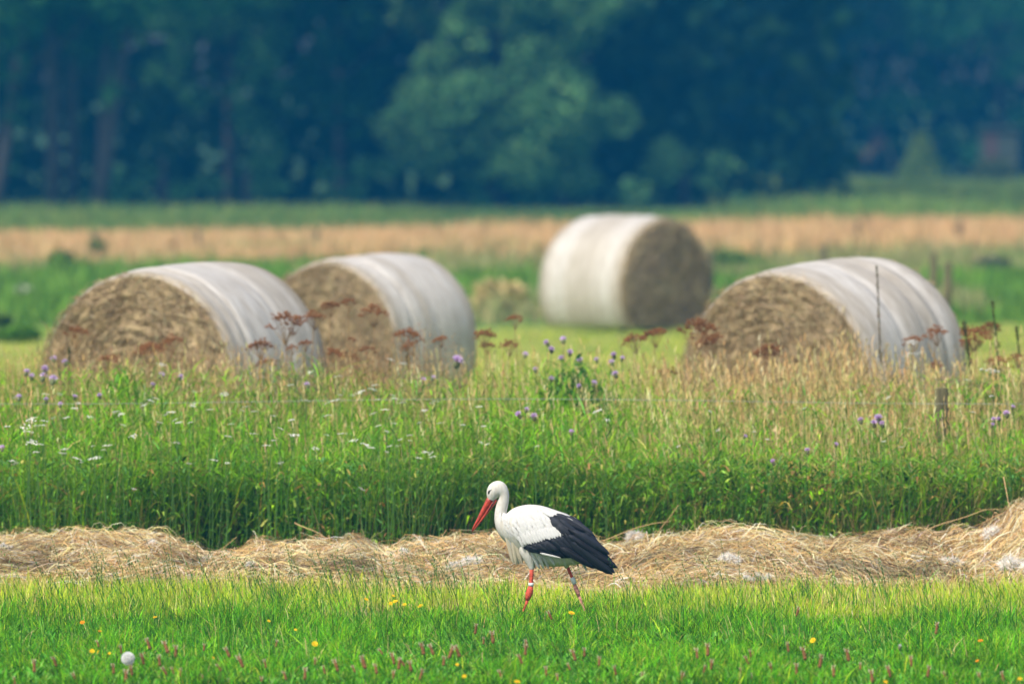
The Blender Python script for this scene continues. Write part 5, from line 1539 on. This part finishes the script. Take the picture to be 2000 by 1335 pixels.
        feather(('s', 0), (770, 742), (945, 781), 0.024, 0.024, s, "pale_edged_feather", wing)
        feather(('s', 0), (985, 452), (1040, 478), 0.036, 0.036, s, "pale_edged_feather", wing)
    # breast plumes hanging
    for i in range(16):
        s = -1 if i % 2 else 1
        a = (500 + 6 * i * 0.9 + j(8), 560 + 5 * i + j(10)); b_ = (560 + 5.0 * i + j(12), 835 + j(30))
        o = feather(('c' if i % 3 else 'p', 0), a, b_, -0.015, 0, s, "breast_plume", root, roll=j(0.3), yo=0.004 + 0.018 * R_.random())
    for i in range(10):
        s = -1 if i % 2 else 1
        a = (470 + 10 * i + j(5), 540 + 9 * i); b_ = (520 + 13 * i + j(5), 665 + 6 * i + j(14))
        feather(('p', 0), a, b_, 0.001, 0.0, s, "breast_plume", root, roll=j(0.2), yo=0.01 + 0.02 * R_.random())
    for i in range(90):
        s = -1 if i % 2 else 1
        u = R_.random()
        cx = 430 + 110 * u + j(16); cy = 400 + 190 * u + j(22)
        feather(('p', 0), (cx, cy), (cx + 16 + j(6), cy + 44 + j(6)), 0.0015, 0.0035, s, "breast_feather", root, roll=j(0.25))
    # belly and under tail plumes
    for i in range(34):
        s = -1 if i % 2 else 1
        u = i / 33
        a = (640 + 470 * u + j(8), 740 + 50 * u + j(14)); b_ = (715 + 440 * u + j(16), 862 + 24 * math.sin(u * 9) - 20 * u + j(16))
        feather(('c' if i % 4 == 0 else 'p', 0), a, b_, 0.002, 0.0, s, "belly_plume", root, roll=j(0.3), yo=float(np.interp(u, [0, .4, 1], [0.04, 0.055, 0.02])) * R_.uniform(0.5, 1.1))
    # tail
    for i in range(7):
        s = -1 if i % 2 else 1
        feather(('p', 0), (1090 + j(5), 770 + j(6)), (1235 + 12 * i, 868 + 3 * i), -0.02, 0, s, "tail_feather", root, yo=0.004 * i)
    # bill
    def loft(name, pts, mat, parent, flat=1.0, sides=14):
        P = np.array([[sp(cx, cy)[0] - SX0, 0, sp(cx, cy)[1]] for cx, cy, t, wy in pts])
        T = np.gradient(P, axis=0); T /= np.linalg.norm(T, axis=1)[:, None]
        N = np.stack([-T[:, 2], 0 * T[:, 0], T[:, 0]], 1)
        V = []
        for i, (cx, cy, t, wy) in enumerate(pts):
            for k in range(sides):
                a = 2 * math.pi * k / sides
                V.append(P[i] + N[i] * t * U_ * math.cos(a) + np.array([0, 1, 0]) * wy * U_ * math.sin(a))
        V = np.array(V)
        f = [(i * sides + k, i * sides + (k + 1) % sides, (i + 1) * sides + (k + 1) % sides, (i + 1) * sides + k) for i in range(len(pts) - 1) for k in range(sides)]
        f3 = [(len(V), (k + 1) % sides, k) for k in range(sides)] + [(len(V) + 1, (len(pts) - 1) * sides + k, (len(pts) - 1) * sides + (k + 1) % sides) for k in range(sides)]
        V = np.concatenate([V, P[:1], P[-1:]])
        me = np_mesh(name, V, np.array(f), np.array(f3), mat=mat, smooth=True)
        return mesh_obj(name, me, parent)
    bill = bpy.data.objects.new("bill", None); link(bill, root)
    loft("upper_bill", [(368, 296, 26, 24), (352, 330, 26, 23), (322, 382, 22, 20), (290, 438, 17, 15), (258, 492, 12, 11), (232, 536, 8, 7), (214, 572, 2, 2)], red, bill)
    loft("lower_bill", [(412, 312, 13, 20), (388, 346, 17, 20), (352, 396, 14, 17), (314, 450, 11, 13), (276, 502, 8, 9), (242, 546, 5, 6), (219, 575, 1.5, 1.5)], red, bill)
    loft("bill_gap", [(404, 318, 6, 21.5), (382, 352, 12, 21), (352, 398, 9, 18.5), (334, 424, 3, 16)], dark, bill)
    # eyes with dark skin
    for s in (-1, 1):
        x, z = sp(357, 250); x -= SX0
        y = side_y(x, z, s)
        o = mesh_obj("eye_patch", sphere_mesh("eye_patch", 1.0, None, 16, dark), root)
        o.scale = (0.0065, 0.005, 0.012); o.location = (x, y * 0.93, z); o.rotation_euler = (0, 0.35, 0)
        x2, z2 = sp(372, 234); x2 -= SX0
        o = mesh_obj("eye_corner", sphere_mesh("eye_corner", 1.0, None, 12, dark), root)
        o.scale = (0.0085, 0.0025, 0.0026); o.location = (x2, side_y(x2, z2, s) * 0.97, z2); o.rotation_euler = (0, -0.75, 0)
        o = mesh_obj("eye", sphere_mesh("eye", 0.0034, (0.01, 0.008, 0.006), 14), root); o.location = (x + 0.0005, y * 0.93 + s * 0.0028, z + 0.002)
    # legs
    def leg(pts, y, parts):
        g = bpy.data.objects.new("leg", None); link(g, root)
        for nm, seg, mat in parts:
            P = np.array([[sp(cx, cy)[0] - SX0, y, sp(cx, cy)[1]] for cx, cy, _ in seg])
            rad = [r * U_ for _, _, r in seg]
            tube_obj(nm, P, rad, mat, g, 12)
        return g
    # near leg
    g1 = leg(None, -0.035, [
        ("thigh", [(640, 640, 50), (660, 730, 60), (690, 810, 42), (702, 868, 20), (702, 895, 15)], white),
        ("shin", [(702, 860, 18), (701, 930, 17), (698, 990, 17), (694, 1030, 19)], legm),
        ("ankle_joint", [(695, 1015, 20), (690, 1045, 27), (682, 1075, 31), (674, 1100, 26), (668, 1130, 17)], legm),
        ("shank", [(672, 1115, 14), (655, 1170, 11), (636, 1215, 10), (618, 1255, 10), (606, 1290, 10)], legm),
        ("leg_band", [(697, 988, 22), (697, 1001, 22.5), (696, 1015, 22)], ringm)])
    g2 = leg(None, 0.035, [
        ("thigh", [(900, 700, 60), (945, 780, 52), (980, 840, 26), (994, 872, 15)], white),
        ("shin", [(990, 850, 14), (1015, 910, 13), (1035, 955, 12), (1060, 1020, 13)], legm),
        ("ankle_joint", [(1052, 1005, 14), (1064, 1040, 19), (1078, 1072, 18), (1090, 1105, 12)], pale),
        ("shank", [(1085, 1090, 12), (1105, 1140, 11), (1125, 1190, 10), (1142, 1235, 10), (1152, 1275, 10)], pale),
        ("leg_band", [(1030, 950, 19), (1042, 976, 19.5), (1054, 1003, 19)], ringm)])
    for g, cx, cy, y in ((g1, 606, 1290, -0.035), (g2, 1152, 1275, 0.035)):
        x, z = sp(cx, cy); x -= SX0
        for ang, ln in ((math.pi, 0.075), (math.pi + 0.5, 0.07), (math.pi - 0.5, 0.07), (0.1, 0.03)):
            P = np.array([[x, y, z], [x + math.cos(ang) * ln * 0.4, y + math.sin(ang) * ln * 0.4, max(0.012, z * 0.35)], [x + math.cos(ang) * ln, y + math.sin(ang) * ln, 0.006]])
            tube_obj("toe", P, [0.006, 0.005, 0.003], legm, g, 7)
build_stork()

# ------------------------------------------------------------------ haze
HAZE = 0.00066
def haze():
    bm = bmesh.new()
    box(bm, -70, 70, -4, 440, -1.0, 18.5)
    bmesh.ops.recalc_face_normals(bm, faces=bm.faces)
    me = bpy.data.meshes.new("haze"); bm.to_mesh(me); bm.free()
    m = bpy.data.materials.new("haze"); m.use_nodes = True
    nn = m.node_tree.nodes; nn.clear()
    out = nn.new("ShaderNodeOutputMaterial"); v = nn.new("ShaderNodeVolumePrincipled")
    v.inputs["Density"].default_value = HAZE
    v.inputs["Color"].default_value = (0.02, 0.37, 0.88, 1)
    m.node_tree.links.new(v.outputs[0], out.inputs["Volume"])
    me.materials.append(m)
    o = mesh_obj("haze", me)
    tag(o, "thin bluish summer haze filling the air over the field", "haze", kind="stuff")
if HAZE > 0: haze()
